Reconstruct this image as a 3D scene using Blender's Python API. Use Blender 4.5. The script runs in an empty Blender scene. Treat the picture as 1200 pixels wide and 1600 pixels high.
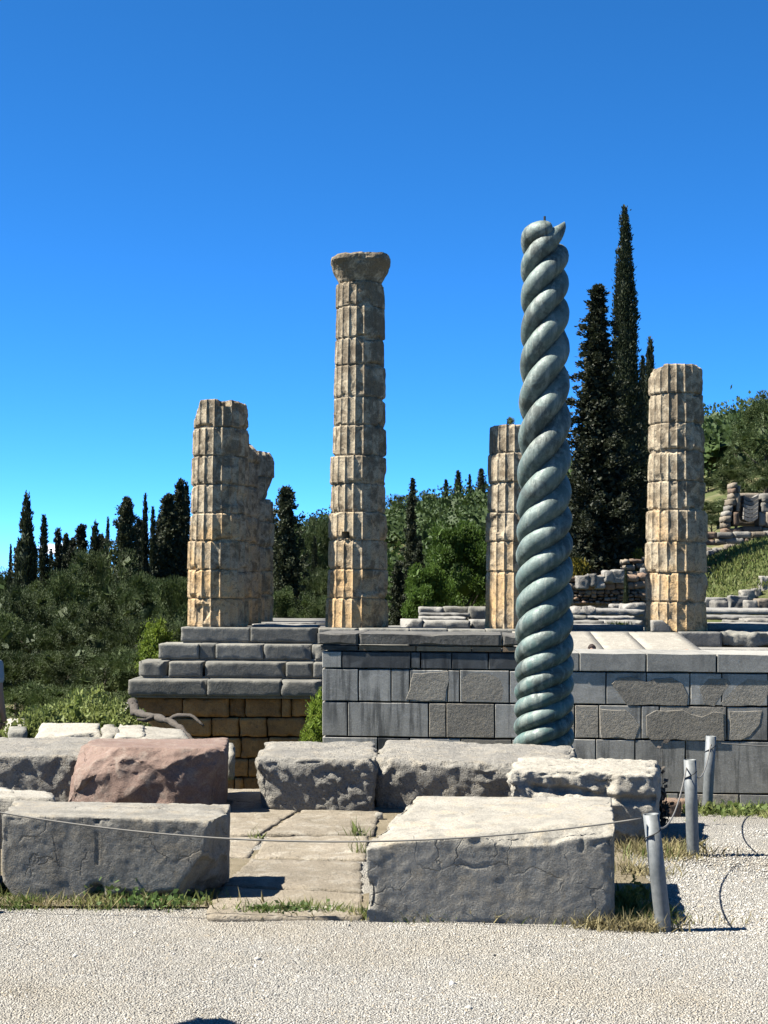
import bpy, math, random
import numpy as np
from mathutils import Vector, Matrix

# ------------------------------------------------------------------ camera
F, W, H = 2400.0, 1200.0, 1600.0
EYE = np.array([0.0, 0.0, 1.6])
PITCH = math.atan(130.0 / F)
ROLL = math.radians(0.42)
_fw = np.array([0, math.cos(PITCH), math.sin(PITCH)])
_r0 = np.array([1.0, 0, 0])
_u0 = np.array([0, -math.sin(PITCH), math.cos(PITCH)])
_rt = _r0 * math.cos(ROLL) + _u0 * math.sin(ROLL)
_up = _u0 * math.cos(ROLL) - _r0 * math.sin(ROLL)
sc = bpy.context.scene
col = sc.collection
cam_d = bpy.data.cameras.new('camera')
cam = bpy.data.objects.new('camera', cam_d)
col.objects.link(cam)
cam_d.sensor_fit = 'VERTICAL'
cam_d.sensor_height = 36.0
cam_d.sensor_width = 27.0
cam_d.lens = F / H * 36.0
cam_d.clip_start = 0.05
cam_d.clip_end = 6000
M = Matrix(((_rt[0], _up[0], -_fw[0], EYE[0]), (_rt[1], _up[1], -_fw[1], EYE[1]),
            (_rt[2], _up[2], -_fw[2], EYE[2]), (0, 0, 0, 1)))
cam.matrix_world = M
sc.camera = cam

# ------------------------------------------------------------------ light
SUN_EL = math.radians(52.0)
SUN_AZ = math.radians(-95.5)          # measured from +Y towards +X: left and a little behind the camera
sv = Vector((math.sin(SUN_AZ) * math.cos(SUN_EL), math.cos(SUN_AZ) * math.cos(SUN_EL), math.sin(SUN_EL)))
w = bpy.data.worlds.new('World')
sc.world = w
w.use_nodes = True
wn = w.node_tree.nodes
wl = w.node_tree.links
wn.clear()
w_out = wn.new('ShaderNodeOutputWorld')
w_bg = wn.new('ShaderNodeBackground')
sky = wn.new('ShaderNodeTexSky')
sky.sky_type = 'NISHITA'
sky.sun_disc = False
sky.sun_elevation = SUN_EL
sky.sun_rotation = SUN_AZ
sky.altitude = 600
sky.air_density = 0.28
sky.dust_density = 0.0
sky.ozone_density = 10.0
w_hs = wn.new('ShaderNodeHueSaturation')
w_hs.inputs['Saturation'].default_value = 1.13
w_hs.inputs['Hue'].default_value = 0.4935
w_hs.inputs['Value'].default_value = 1.12
wl.new(sky.outputs[0], w_hs.inputs['Color'])
# a few small low clouds above the horizon
w_tc = wn.new('ShaderNodeTexCoord')
w_mp = wn.new('ShaderNodeMapping')
w_mp.inputs['Scale'].default_value = (1, 1, 3.2)
wl.new(w_tc.outputs['Generated'], w_mp.inputs['Vector'])
w_no = wn.new('ShaderNodeTexNoise')
w_no.inputs['Scale'].default_value = 26
w_no.inputs['Detail'].default_value = 6
wl.new(w_mp.outputs[0], w_no.inputs['Vector'])
w_mr = wn.new('ShaderNodeMapRange')
w_mr.interpolation_type = 'SMOOTHSTEP'
for _i, _v in zip((1, 2, 3, 4), (0.56, 0.68, 0.0, 1.0)):
    w_mr.inputs[_i].default_value = _v
wl.new(w_no.outputs['Fac'], w_mr.inputs[0])
w_sx = wn.new('ShaderNodeSeparateXYZ')
wl.new(w_tc.outputs['Generated'], w_sx.inputs[0])
w_b2 = wn.new('ShaderNodeMapRange')
w_b2.interpolation_type = 'SMOOTHSTEP'
for _i, _v in zip((1, 2, 3, 4), (0.033, 0.047, 1.0, 0.0)):
    w_b2.inputs[_i].default_value = _v
wl.new(w_sx.outputs[2], w_b2.inputs[0])
w_mu = wn.new('ShaderNodeMath')
w_mu.operation = 'MULTIPLY'
wl.new(w_mr.outputs[0], w_mu.inputs[0])
wl.new(w_b2.outputs[0], w_mu.inputs[1])
w_mx = wn.new('ShaderNodeMix')
w_mx.data_type = 'RGBA'
wl.new(w_mu.outputs[0], w_mx.inputs[0])
wl.new(w_hs.outputs[0], w_mx.inputs[6])
w_mx.inputs[7].default_value = (7.0, 7.2, 7.6, 1)
wl.new(w_mx.outputs[2], w_bg.inputs[0])
w_bg.inputs[1].default_value = 0.086
wl.new(w_bg.outputs[0], w_out.inputs[0])
sun_d = bpy.data.lights.new('sun', 'SUN')
sun_d.energy = 5.0
sun_d.angle = math.radians(0.53)
sun_d.color = (1.0, 0.96, 0.90)
sun = bpy.data.objects.new('sun', sun_d)
col.objects.link(sun)
sun.rotation_euler = sv.to_track_quat('Z', 'Y').to_euler()
sun.location = (-20, -5, 30)
vs = sc.view_settings
vs.view_transform = 'Standard'
vs.look = 'None'
vs.exposure = 2.1
vs.gamma = 1.0
vs.use_curve_mapping = False

# ------------------------------------------------------------------ helpers
RNG = np.random.default_rng(11)


def ray(px, py):
    return _fw + _rt * ((px - 600) / F) + _up * ((800 - py) / F)


def at(px, py, Y):
    d = ray(px, py)
    return EYE + d * (Y / d[1])


def atz(px, py, z):
    d = ray(px, py)
    return EYE + d * ((z - EYE[2]) / d[2])


def hz(px):
    return 930 + (px - 600) * 0.0073


def _hash(a, b, c, s):
    n = (a * 374761393 + b * 668265263 + c * 1440662683 + s * 974711) & 0xffffffff
    n = ((n ^ (n >> 13)) * 1274126177) & 0xffffffff
    n = ((n ^ (n >> 16)) * 2246822519) & 0xffffffff
    return ((n ^ (n >> 15)) & 0xffff) / 32767.5 - 1.0


def vnoise(P, s=0):
    i = np.floor(P).astype(np.int64)
    f = P - i
    u = f * f * f * (f * (f * 6 - 15) + 10)
    r = 0
    for a in (0, 1):
        wa = u[:, 0] if a else 1 - u[:, 0]
        for b in (0, 1):
            wb = u[:, 1] if b else 1 - u[:, 1]
            for c in (0, 1):
                wc = u[:, 2] if c else 1 - u[:, 2]
                r = r + wa * wb * wc * _hash(i[:, 0] + a, i[:, 1] + b, i[:, 2] + c, s)
    return r


def fbm(P, freq, octv=4, s=0, gain=0.5):
    P = np.asarray(P, float)
    t = np.zeros(len(P))
    a, f = 1.0, freq
    for k in range(octv):
        t += a * vnoise(P * f + 17.3 * k, s + k)
        a *= gain
        f *= 2.03
    return t


def ridged(P, freq, octv=3, s=0):
    t = np.zeros(len(P))
    a, f = 1.0, freq
    for k in range(octv):
        t += a * (1 - 2.2 * np.abs(vnoise(P * f + 9.1 * k, s + k)))
        a *= 0.5
        f *= 2.1
    return t


def worley(P, freq, s=0):
    Q = P * freq
    i = np.floor(Q).astype(np.int64)
    best = np.full(len(Q), 9.0)
    for a in (-1, 0, 1):
        for b in (-1, 0, 1):
            for c in (-1, 0, 1):
                x, y, z = i[:, 0] + a, i[:, 1] + b, i[:, 2] + c
                d = (x + 0.5 + 0.45 * _hash(x, y, z, s) - Q[:, 0]) ** 2 + (y + 0.5 + 0.45 * _hash(x, y, z, s + 1) - Q[:, 1]) ** 2 \
                    + (z + 0.5 + 0.45 * _hash(x, y, z, s + 2) - Q[:, 2]) ** 2
                best = np.minimum(best, d)
    return np.sqrt(best)


def sstep(x, a, b):
    t = np.clip((np.asarray(x, float) - a) / (b - a), 0, 1)
    return t * t * (3 - 2 * t)


def mesh_np(name, V, Fc, smooth=False):
    """V (n,3); Fc array (m,k) or list of lists"""
    me = bpy.data.meshes.new(name)
    V = np.asarray(V, np.float32)
    if isinstance(Fc, np.ndarray):
        m, k = Fc.shape
        me.vertices.add(len(V))
        me.vertices.foreach_set('co', V.ravel())
        me.loops.add(m * k)
        me.loops.foreach_set('vertex_index', Fc.astype(np.int32).ravel())
        me.polygons.add(m)
        me.polygons.foreach_set('loop_start', np.arange(0, m * k, k, dtype=np.int32))
        me.update(calc_edges=True)
    else:
        me.from_pydata(V.tolist(), [], Fc)
        me.update()
    if smooth:
        me.polygons.foreach_set('use_smooth', np.ones(len(me.polygons), dtype=bool))
    return me


def ob(name, me, mat=None, parent=None, loc=None):
    o = bpy.data.objects.new(name, me)
    col.objects.link(o)
    if mat is not None and me is not None and len(me.materials) == 0:
        me.materials.append(mat)
    if parent is not None:
        o.parent = parent
    if loc is not None:
        o.location = loc
    return o


def tag(o, label=None, cat=None, group=None, kind=None):
    if label:
        o['label'] = label
    if cat:
        o['category'] = cat
    if group:
        o['group'] = group
    if kind:
        o['kind'] = kind
    return o


def empty(name, loc, rz=0.0):
    o = bpy.data.objects.new(name, None)
    col.objects.link(o)
    o.empty_display_size = 0.2
    o.location = loc
    o.rotation_euler = (0, 0, rz)
    return o


def copy_tree(o, parent=None):
    c = o.copy()
    col.objects.link(c)
    c.parent = parent
    for ch in list(o.children):
        copy_tree(ch, c)
    return c


_cg = {}


def cube_grid(nx, ny, nz):
    key = (nx, ny, nz)
    if key in _cg:
        return _cg[key]
    n = (nx, ny, nz)
    Vs, Fs, off = [], [], 0
    for ax in range(3):
        a, b = [(1, 2), (2, 0), (0, 1)][ax]
        for side in (0, 1):
            A, B = np.meshgrid(np.arange(n[a] + 1), np.arange(n[b] + 1), indexing='ij')
            P = np.zeros((A.size, 3), int)
            P[:, a] = A.ravel()
            P[:, b] = B.ravel()
            P[:, ax] = n[ax] if side else 0
            i, j = np.meshgrid(np.arange(n[a]), np.arange(n[b]), indexing='ij')
            q = (i * (n[b] + 1) + j).ravel()
            s1, s2 = n[b] + 1, 1
            quad = np.stack([q, q + s1, q + s1 + s2, q + s2], 1)
            if not side:
                quad = quad[:, ::-1]
            Vs.append(P)
            Fs.append(quad + off)
            off += len(P)
    V = np.concatenate(Vs)
    Fc = np.concatenate(Fs)
    U, inv = np.unique(V, axis=0, return_inverse=True)
    inv = inv.ravel()
    _cg[key] = (U, inv[Fc])
    return _cg[key]


def rock(name, C, mat, parent=None, res=0.03, r=0.03, side=(0.01, 6.0), top=(0.005, 4.0), rid=0.0, ridf=9.0,
         cuts=(), seed=0, smooth=True, erode=0.0, cutn=0.012, maxn=90, fine=0.0, cracks=(), ew=0.05, rk=0.4):
    """C: 8 corners [x][y][z]; block with sharp worn edges, chipped by planes"""
    C = np.asarray(C, float).reshape(2, 2, 2, 3)
    sx = np.linalg.norm(C[1].mean((0, 1)) - C[0].mean((0, 1)))
    sy = np.linalg.norm(C[:, 1].mean((0, 1)) - C[:, 0].mean((0, 1)))
    sz = np.linalg.norm(C[:, :, 1].mean((0, 1)) - C[:, :, 0].mean((0, 1)))
    S = np.array([sx, sy, sz])
    n = [int(min(maxn, max(2, round(s / res)))) for s in S]
    U, Fc = cube_grid(*n)
    p = U / np.array(n)
    q = (p - 0.5) * S
    rr = min(r * rk, 0.45 * S.min())
    inner = np.clip(q, -(S / 2 - rr), S / 2 - rr)
    d = q - inner
    L = np.linalg.norm(d, axis=1, keepdims=True)
    nrm = d / np.maximum(L, 1e-9)
    q = inner + nrm * rr
    p = q / S + 0.5
    x, y, z = p[:, :1], p[:, 1:2], p[:, 2:3]
    P = 0
    for a in (0, 1):
        for b in (0, 1):
            for c in (0, 1):
                P = P + (x if a else 1 - x) * (y if b else 1 - y) * (z if c else 1 - z) * C[a, b, c]
    ex = (C[1] - C[0]).mean((0, 1)) / max(sx, 1e-6)
    ey = (C[:, 1] - C[:, 0]).mean((0, 1)) / max(sy, 1e-6)
    ez = (C[:, :, 1] - C[:, :, 0]).mean((0, 1)) / max(sz, 1e-6)
    N = nrm[:, :1] * ex + nrm[:, 1:2] * ey + nrm[:, 2:3] * ez
    N /= np.maximum(np.linalg.norm(N, axis=1, keepdims=True), 1e-9)
    wt = sstep(nrm[:, 2], 0.45, 0.85)
    dsp = (1 - wt) * side[0] * fbm(P, side[1], 3, seed) + wt * top[0] * fbm(P, top[1], 4, seed + 40)
    if fine:
        dsp += fine * fbm(P, 26.0, 3, seed + 70)
    if rid:
        lump = 0.55 - worley(P + 0.03 * np.stack([fbm(P, 8, 2, seed + 31), fbm(P, 8, 2, seed + 32), fbm(P, 8, 2, seed + 33)], 1), ridf, seed)
        lump2 = 0.55 - worley(P, ridf * 2.3, seed + 5)
        dsp += (1 - 0.85 * wt) * rid * (1.6 * lump + 0.7 * lump2) * np.clip(1.0 + 0.8 * fbm(P, 3.5, 2, seed + 90), 0.1, 2)
    if erode:
        edge = 1 - sstep(np.sort(np.abs(np.abs(q) - S / 2), axis=1)[:, 1], 0.0, ew)
        dsp -= erode * edge * np.clip(fbm(P, 0.45 / ew, 4, seed + 7) + 0.05, 0, 1.2)
    P = P + N * dsp[:, None]
    for k, (pt, nn) in enumerate(cuts):
        nn = np.asarray(nn, float)
        nn /= np.linalg.norm(nn)
        s = (P - np.asarray(pt, float)) @ nn
        lim = cutn * 2 * fbm(P, 5.0, 5, seed + 200 + k)
        over = np.maximum(s - lim, 0)
        P = P - over[:, None] * nn
    for pts, wd_, dp in cracks:      # polylines in x,z on the front face
        pts = np.asarray(pts, float)
        dm = np.full(len(P), 9.0)
        for a, b in zip(pts[:-1], pts[1:]):
            ab = b - a
            t = np.clip(((P[:, [0, 2]] - a) @ ab) / (ab @ ab), 0, 1)
            dm = np.minimum(dm, np.linalg.norm(P[:, [0, 2]] - a - t[:, None] * ab, axis=1))
        front = sstep(-nrm[:, 1], 0.3, 0.7)
        P[:, 1] += dp * front * (1 - sstep(dm, wd_ * 0.3, wd_))
    base = np.array([C[..., 0].mean(), C[..., 1].mean(), C[..., 2].min()])
    me = mesh_np(name, P - base, Fc, smooth)
    return ob(name, me, mat, parent, base)


def box8(x0, x1, y0, y1, z0, z1):
    return [[[(x, y, z) for z in (z0, z1)] for y in (y0, y1)] for x in (x0, x1)]


def px_block(fl, fr, bl, br, zb=-0.04, tl=None, tr=None):
    """corners from pixels of the top face: fl/fr front-left/right (px,py,Y), bl/br back; bottom under them (tl,tr: x shift)"""
    a, b, c, d = at(*fl), at(*fr), at(*bl), at(*br)

    def dn(p, dx=0.0, dy=0.0):
        return np.array([p[0] + dx, p[1] + dy, zb])
    return [[[dn(a, *(tl or (0, 0))), a], [dn(c, *(tl or (0, 0))), c]], [[dn(b, *(tr or (0, 0))), b], [dn(d, *(tr or (0, 0))), d]]]


def tube(path, rad, seg=10, cap=True, close_tip=False):
    path = np.asarray(path, float)
    n = len(path)
    rad = np.broadcast_to(np.asarray(rad, float), (n,))
    T = np.gradient(path, axis=0)
    T /= np.linalg.norm(T, axis=1, keepdims=True) + 1e-12
    ref = np.array([0, 0, 1.0]) if abs(T[0][2]) < 0.9 else np.array([1.0, 0, 0])
    V = []
    A = np.linspace(0, 2 * math.pi, seg, endpoint=False)
    u = np.cross(T[0], ref)
    u /= np.linalg.norm(u)
    for i in range(n):
        u = u - T[i] * (u @ T[i])
        u /= np.linalg.norm(u) + 1e-12
        v = np.cross(T[i], u)
        V.append(path[i] + rad[i] * (np.cos(A)[:, None] * u + np.sin(A)[:, None] * v))
    V = np.concatenate(V)
    fc = []
    for i in range(n - 1):
        for j in range(seg):
            k = (j + 1) % seg
            fc.append([i * seg + j, i * seg + k, (i + 1) * seg + k, (i + 1) * seg + j])
    if cap:
        fc.append(list(range(seg))[::-1])
        fc.append([(n - 1) * seg + j for j in range(seg)])
    return V, fc


def join(parts):
    V, Fc, o = [], [], 0
    for v, f in parts:
        v = np.asarray(v, float)
        V.append(v)
        Fc += [[i + o for i in q] for q in f]
        o += len(v)
    return np.concatenate(V), Fc


# ------------------------------------------------------------------ materials
KA = (0.445, 0.43, 0.392)       # calibration of all base colours to the exposure


class G:
    def __init__(s, name):
        s.m = bpy.data.materials.new(name)
        s.m.use_nodes = True
        s.t = s.m.node_tree
        s.t.nodes.clear()
        s.out = s.t.nodes.new('ShaderNodeOutputMaterial')
        s.b = s.t.nodes.new('ShaderNodeBsdfPrincipled')
        s.t.links.new(s.b.outputs[0], s.out.inputs[0])
        s.pos = s.n('ShaderNodeNewGeometry').outputs['Position']

    def n(s, typ, **kw):
        nd = s.t.nodes.new(typ)
        for k, v in kw.items():
            setattr(nd, k, v)
        return nd

    def set(s, sock, v):
        if hasattr(v, 'is_linked') or isinstance(v, bpy.types.NodeSocket):
            s.t.links.new(v, sock)
        else:
            sock.default_value = v

    def noise(s, scale, detail=6, rough=0.6, vec=None, dist=0.0):
        nd = s.n('ShaderNodeTexNoise')
        s.set(nd.inputs['Vector'], vec if vec is not None else s.pos)
        nd.inputs['Scale'].default_value = scale
        nd.inputs['Detail'].default_value = detail
        nd.inputs['Roughness'].default_value = rough
        nd.inputs['Distortion'].default_value = dist
        return nd.outputs['Fac']

    def vor(s, scale, feat='F1', vec=None, out='Distance'):
        nd = s.n('ShaderNodeTexVoronoi', feature=feat)
        s.set(nd.inputs['Vector'], vec if vec is not None else s.pos)
        nd.inputs['Scale'].default_value = scale
        return nd.outputs[out]

    def map(s, sc=(1, 1, 1), vec=None):
        nd = s.n('ShaderNodeMapping')
        s.set(nd.inputs['Vector'], vec if vec is not None else s.pos)
        nd.inputs['Scale'].default_value = sc
        return nd.outputs[0]

    def ramp(s, f, a, b, lo=0.0, hi=1.0):
        nd = s.n('ShaderNodeMapRange', interpolation_type='SMOOTHSTEP')
        s.set(nd.inputs[0], f)
        for i, v in zip((1, 2, 3, 4), (a, b, lo, hi)):
            nd.inputs[i].default_value = v
        return nd.outputs[0]

    def mix(s, f, a, b, mode='MIX'):
        nd = s.n('ShaderNodeMix', data_type='RGBA', blend_type=mode)
        s.set(nd.inputs[0], f)
        s.set(nd.inputs[6], a if not isinstance(a, tuple) else (*a[:3], 1))
        s.set(nd.inputs[7], b if not isinstance(b, tuple) else (*b[:3], 1))
        return nd.outputs[2]

    def math(s, op, a, b=0.0):
        nd = s.n('ShaderNodeMath', operation=op)
        s.set(nd.inputs[0], a)
        s.set(nd.inputs[1], b)
        return nd.outputs[0]

    def rnd(s):
        return s.n('ShaderNodeObjectInfo').outputs['Random']

    def bump(s, h, strength, dist, prev=None):
        nd = s.n('ShaderNodeBump')
        s.set(nd.inputs['Height'], h)
        nd.inputs['Strength'].default_value = strength
        nd.inputs['Distance'].default_value = dist
        if prev is not None:
            s.t.links.new(prev, nd.inputs['Normal'])
        return nd.outputs[0]

    def fin(s, colr, rough=0.9, normal=None, spec=0.25):
        s.set(s.b.inputs['Base Color'], s.mix(1.0, colr, KA, 'MULTIPLY'))
        s.set(s.b.inputs['Roughness'], rough)
        s.b.inputs['Specular IOR Level'].default_value = spec
        if normal is not None:
            s.t.links.new(normal, s.b.inputs['Normal'])
        return s.m


def stone(name, a, b, stain, amt=0.5, sc_=1.0, bump=0.6, bd=0.012, lich=None, lamt=0.35, var=0.16, streak=0.0, pit=0.0, veins=None,
          rough=0.9, scratch=0.0):
    g = G(name)
    c = g.mix(g.ramp(g.noise(2.3 * sc_, 8, 0.62), 0.32, 0.68), a, b)
    c = g.mix(g.math('MULTIPLY', g.ramp(g.noise(5.5 * sc_, 9, 0.68, dist=0.6), 0.48, 0.66), amt), c, stain)
    if veins:
        v = g.noise(1.6 * sc_, 4, 0.5, vec=g.map((1, 1, 2.5)), dist=2.5)
        v = g.ramp(g.math('ABSOLUTE', g.math('SUBTRACT', v, 0.5)), 0.0, 0.025, 0.55, 0.0)
        c = g.mix(v, c, veins)
    if lich:
        c = g.mix(g.math('MULTIPLY', g.ramp(g.noise(17 * sc_, 7, 0.7), 0.56, 0.64), lamt), c, lich)
    if streak:
        sn = g.noise(1.0, 6, 0.65, vec=g.map((7, 7, 0.55)))
        sn = g.math('MULTIPLY', g.ramp(sn, 0.45, 0.62), g.ramp(g.noise(0.8, 3), 0.4, 0.6, 0.15, 1.0))
        c = g.mix(g.math('MULTIPLY', sn, streak), c, (0.035, 0.04, 0.045))
    fine = g.noise(70 * sc_, 5, 0.7)
    c = g.mix(0.55, c, g.mix(g.ramp(fine, 0.3, 0.7), (0.55, 0.55, 0.55), (1.35, 1.35, 1.35)), 'MULTIPLY')
    r = g.ramp(g.rnd(), 0, 1, 1 - var, 1 + var)
    nd = g.n('ShaderNodeCombineColor')
    for i in range(3):
        g.set(nd.inputs[i], r)
    c = g.mix(1.0, c, nd.outputs[0], 'MULTIPLY')
    h = g.math('ADD', g.noise(14 * sc_, 10, 0.68), g.math('MULTIPLY', fine, 0.35))
    if pit:
        h = g.math('SUBTRACT', h, g.math('MULTIPLY', g.ramp(g.vor(38 * sc_), 0.0, 0.28, 1.0, 0.0), pit))
    if scratch:
        wv = g.n('ShaderNodeVectorMath', operation='ADD')
        nn = g.n('ShaderNodeTexNoise')
        g.set(nn.inputs['Vector'], g.pos)
        nn.inputs['Scale'].default_value = 3.0
        nn.inputs['Detail'].default_value = 5
        vm = g.n('ShaderNodeVectorMath', operation='SCALE')
        g.set(vm.inputs[0], nn.outputs['Color'])
        vm.inputs['Scale'].default_value = 0.35
        g.set(wv.inputs[0], g.pos)
        g.set(wv.inputs[1], vm.outputs[0])
        ed = g.vor(5.0, 'DISTANCE_TO_EDGE', vec=wv.outputs[0])
        ln = g.math('MULTIPLY', g.ramp(ed, 0.004, 0.03, 1.0, 0.0), g.ramp(g.noise(2.7, 3), 0.53, 0.66))
        h = g.math('SUBTRACT', h, g.math('MULTIPLY', ln, scratch))
        c = g.mix(g.math('MULTIPLY', ln, 0.35), c, (0.12, 0.115, 0.105))
    nrm = g.bump(h, bump, bd)
    return g.fin(c, rough, nrm)


M_grey = stone('limestone_grey', (0.46, 0.44, 0.39), (0.35, 0.335, 0.298), (0.50, 0.43, 0.32), 0.6, 1.5, 0.75, 0.011, (0.13, 0.13, 0.12), 0.35, pit=0.15, streak=0.3, scratch=0.9)
M_grey2 = stone('limestone_rough', (0.37, 0.355, 0.32), (0.25, 0.243, 0.225), (0.46, 0.405, 0.315), 0.45, 1.2, 1.0, 0.03, (0.11, 0.11, 0.10), 0.4, pit=0.5)
M_pale = stone('limestone_pale', (0.56, 0.535, 0.475), (0.44, 0.42, 0.37), (0.36, 0.33, 0.28), 0.5, 1.6, 0.9, 0.02, (0.14, 0.14, 0.13), 0.35)
M_pink = stone('red_limestone', (0.265, 0.188, 0.158), (0.21, 0.142, 0.116), (0.33, 0.275, 0.235), 0.7, 1.5, 0.7, 0.02, (0.17, 0.13, 0.12), 0.4)
M_pave = stone('paving_limestone', (0.36, 0.315, 0.25), (0.27, 0.235, 0.18), (0.47, 0.44, 0.38), 0.7, 1.2, 1.0, 0.018, (0.17, 0.145, 0.105), 0.55, pit=0.3)
M_poros = stone('poros_brown', (0.66, 0.37, 0.15), (0.46, 0.25, 0.105), (0.22, 0.135, 0.072), 0.5, 1.0, 1.0, 0.03, (0.07, 0.05, 0.035), 0.5, var=0.25, pit=0.5)
M_step = stone('step_limestone', (0.30, 0.297, 0.27), (0.20, 0.20, 0.185), (0.40, 0.38, 0.325), 0.5, 0.8, 0.8, 0.02, (0.33, 0.32, 0.30), 0.3, var=0.2)
M_floor = stone('floor_limestone', (0.36, 0.355, 0.34), (0.26, 0.26, 0.255), (0.42, 0.41, 0.38), 0.5, 0.8, 0.8, 0.02, (0.12, 0.12, 0.115), 0.35, var=0.2)
M_ramp = stone('ramp_limestone', (0.36, 0.345, 0.31), (0.30, 0.285, 0.255), (0.40, 0.385, 0.35), 0.5, 0.8, 0.6, 0.015, (0.2, 0.19, 0.17), 0.3, veins=(0.5, 0.48, 0.44))
M_marb = stone('blue_marble_new', (0.52, 0.515, 0.485), (0.42, 0.418, 0.398), (0.60, 0.59, 0.555), 0.6, 0.7, 0.25, 0.006, None, var=0.13, veins=(0.66, 0.655, 0.63), streak=0.65, rough=0.75)
M_marbd = stone('blue_marble_dark', (0.13, 0.14, 0.148), (0.09, 0.098, 0.106), (0.25, 0.26, 0.265), 0.6, 0.7, 0.25, 0.006, None, var=0.2, streak=0.9, rough=0.7)  # much darker tone of the marble with strong vertical streaks
M_old = stone('blue_marble_old', (0.44, 0.41, 0.355), (0.34, 0.318, 0.28), (0.50, 0.45, 0.37), 0.6, 1.0, 0.9, 0.016, (0.07, 0.07, 0.065), 0.35, var=0.16, veins=(0.25, 0.245, 0.23))
M_cope = stone('coping_marble', (0.45, 0.445, 0.42), (0.36, 0.358, 0.34), (0.26, 0.26, 0.25), 0.6, 0.7, 0.4, 0.008, None, veins=(0.28, 0.285, 0.285), streak=0.3)
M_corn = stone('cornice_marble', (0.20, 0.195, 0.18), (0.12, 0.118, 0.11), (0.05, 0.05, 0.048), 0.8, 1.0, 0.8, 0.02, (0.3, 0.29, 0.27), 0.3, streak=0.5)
M_tan = stone('tan_band', (0.46, 0.33, 0.21), (0.36, 0.25, 0.16), (0.12, 0.10, 0.08), 0.5, 1.0, 0.5, 0.01)
M_ruin = stone('ruin_masonry', (0.33, 0.28, 0.22), (0.25, 0.22, 0.18), (0.2, 0.19, 0.17), 0.5, 0.8, 0.9, 0.03, (0.12, 0.11, 0.10), 0.4, var=0.25)
M_ruinr = stone('ruin_red_stone', (0.33, 0.225, 0.16), (0.27, 0.20, 0.15), (0.19, 0.17, 0.15), 0.5, 0.8, 0.9, 0.03, (0.14, 0.11, 0.09), 0.4, var=0.3)
M_ruing = stone('ruin_grey_stone', (0.33, 0.32, 0.30), (0.24, 0.235, 0.225), (0.4, 0.38, 0.34), 0.5, 0.8, 0.9, 0.03, (0.12, 0.12, 0.11), 0.4, var=0.25)


def column_mat():
    g = G('poros_column')
    n1 = g.noise(1.1, 8, 0.62)
    ochre = g.mix(g.ramp(g.noise(3.2, 8, 0.65), 0.3, 0.7), (0.86, 0.60, 0.325), (0.71, 0.48, 0.25))
    grey = g.mix(g.ramp(g.noise(5.0, 8, 0.65), 0.3, 0.7), (0.68, 0.59, 0.445), (0.50, 0.42, 0.31))
    sep = g.n('ShaderNodeSeparateXYZ')
    g.set(sep.inputs[0], g.pos)
    hgt = g.math('ADD', g.math('MULTIPLY', sep.outputs[2], 0.14), g.math('MULTIPLY', g.math('SUBTRACT', n1, 0.5), 2.0))
    c = g.mix(g.ramp(hgt, 0.0, 0.62), ochre, grey)
    # black lichen crust, thicker towards the broken tops
    li = g.math('ADD', g.noise(2.6, 10, 0.72, dist=0.5), g.math('MULTIPLY', sep.outputs[2], 0.010))
    c = g.mix(g.math('MULTIPLY', g.ramp(li, 0.50, 0.62), 0.66), c, (0.12, 0.09, 0.06))
    c = g.mix(g.math('MULTIPLY', g.ramp(g.noise(14, 9, 0.75), 0.53, 0.62), 0.6), c, (0.14, 0.11, 0.08))
    c = g.mix(g.math('MULTIPLY', g.ramp(g.noise(9, 8, 0.7), 0.55, 0.68), 0.45), c, (0.55, 0.47, 0.37))
    fine = g.noise(45, 6, 0.72)
    c = g.mix(0.6, c, g.mix(g.ramp(fine, 0.3, 0.7), (0.5, 0.5, 0.5), (1.35, 1.35, 1.35)), 'MULTIPLY')
    h = g.math('ADD', g.noise(9, 10, 0.7), g.math('MULTIPLY', g.ramp(g.vor(26), 0, 0.3, 1, 0), -0.35))
    return g.fin(c, 0.95, g.bump(h, 0.9, 0.035), 0.15)


M_col = column_mat()


def bronze_mat():
    g = G('patinated_bronze')
    c = g.mix(g.ramp(g.noise(4, 8, 0.65), 0.35, 0.65), (0.125, 0.185, 0.175), (0.205, 0.275, 0.26))
    sep = g.n('ShaderNodeSeparateXYZ')
    g.set(sep.inputs[0], g.pos)
    low = g.ramp(sep.outputs[2], 0.0, 2.6, 0.85, 0.1)
    c = g.mix(g.math('MULTIPLY', g.ramp(g.noise(9, 8, 0.7), 0.42, 0.62), low), c, (0.10, 0.215, 0.20))
    c = g.mix(g.math('MULTIPLY', g.ramp(g.noise(2.2, 8, 0.7, dist=1.0), 0.47, 0.60), 0.8), c, (0.075, 0.09, 0.08))
    c = g.mix(g.math('MULTIPLY', g.ramp(g.noise(1.5, 6, 0.7, vec=g.map((9, 9, 1.2))), 0.48, 0.62), 0.7), c, (0.34, 0.40, 0.37))
    c = g.mix(g.math('MULTIPLY', g.ramp(g.noise(28, 8, 0.75), 0.52, 0.68), 0.6), c, (0.07, 0.085, 0.085))
    c = g.mix(g.math('MULTIPLY', g.ramp(g.noise(15, 8, 0.7), 0.58, 0.7), 0.4), c, (0.33, 0.38, 0.36))
    rg = g.ramp(g.noise(20, 6, 0.7), 0.3, 0.7, 0.52, 0.75)
    g.b.inputs['Metallic'].default_value = 0.15
    return g.fin(c, rg, g.bump(g.noise(35, 8, 0.7), 0.5, 0.008), 0.4)


M_bronze = bronze_mat()


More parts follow.
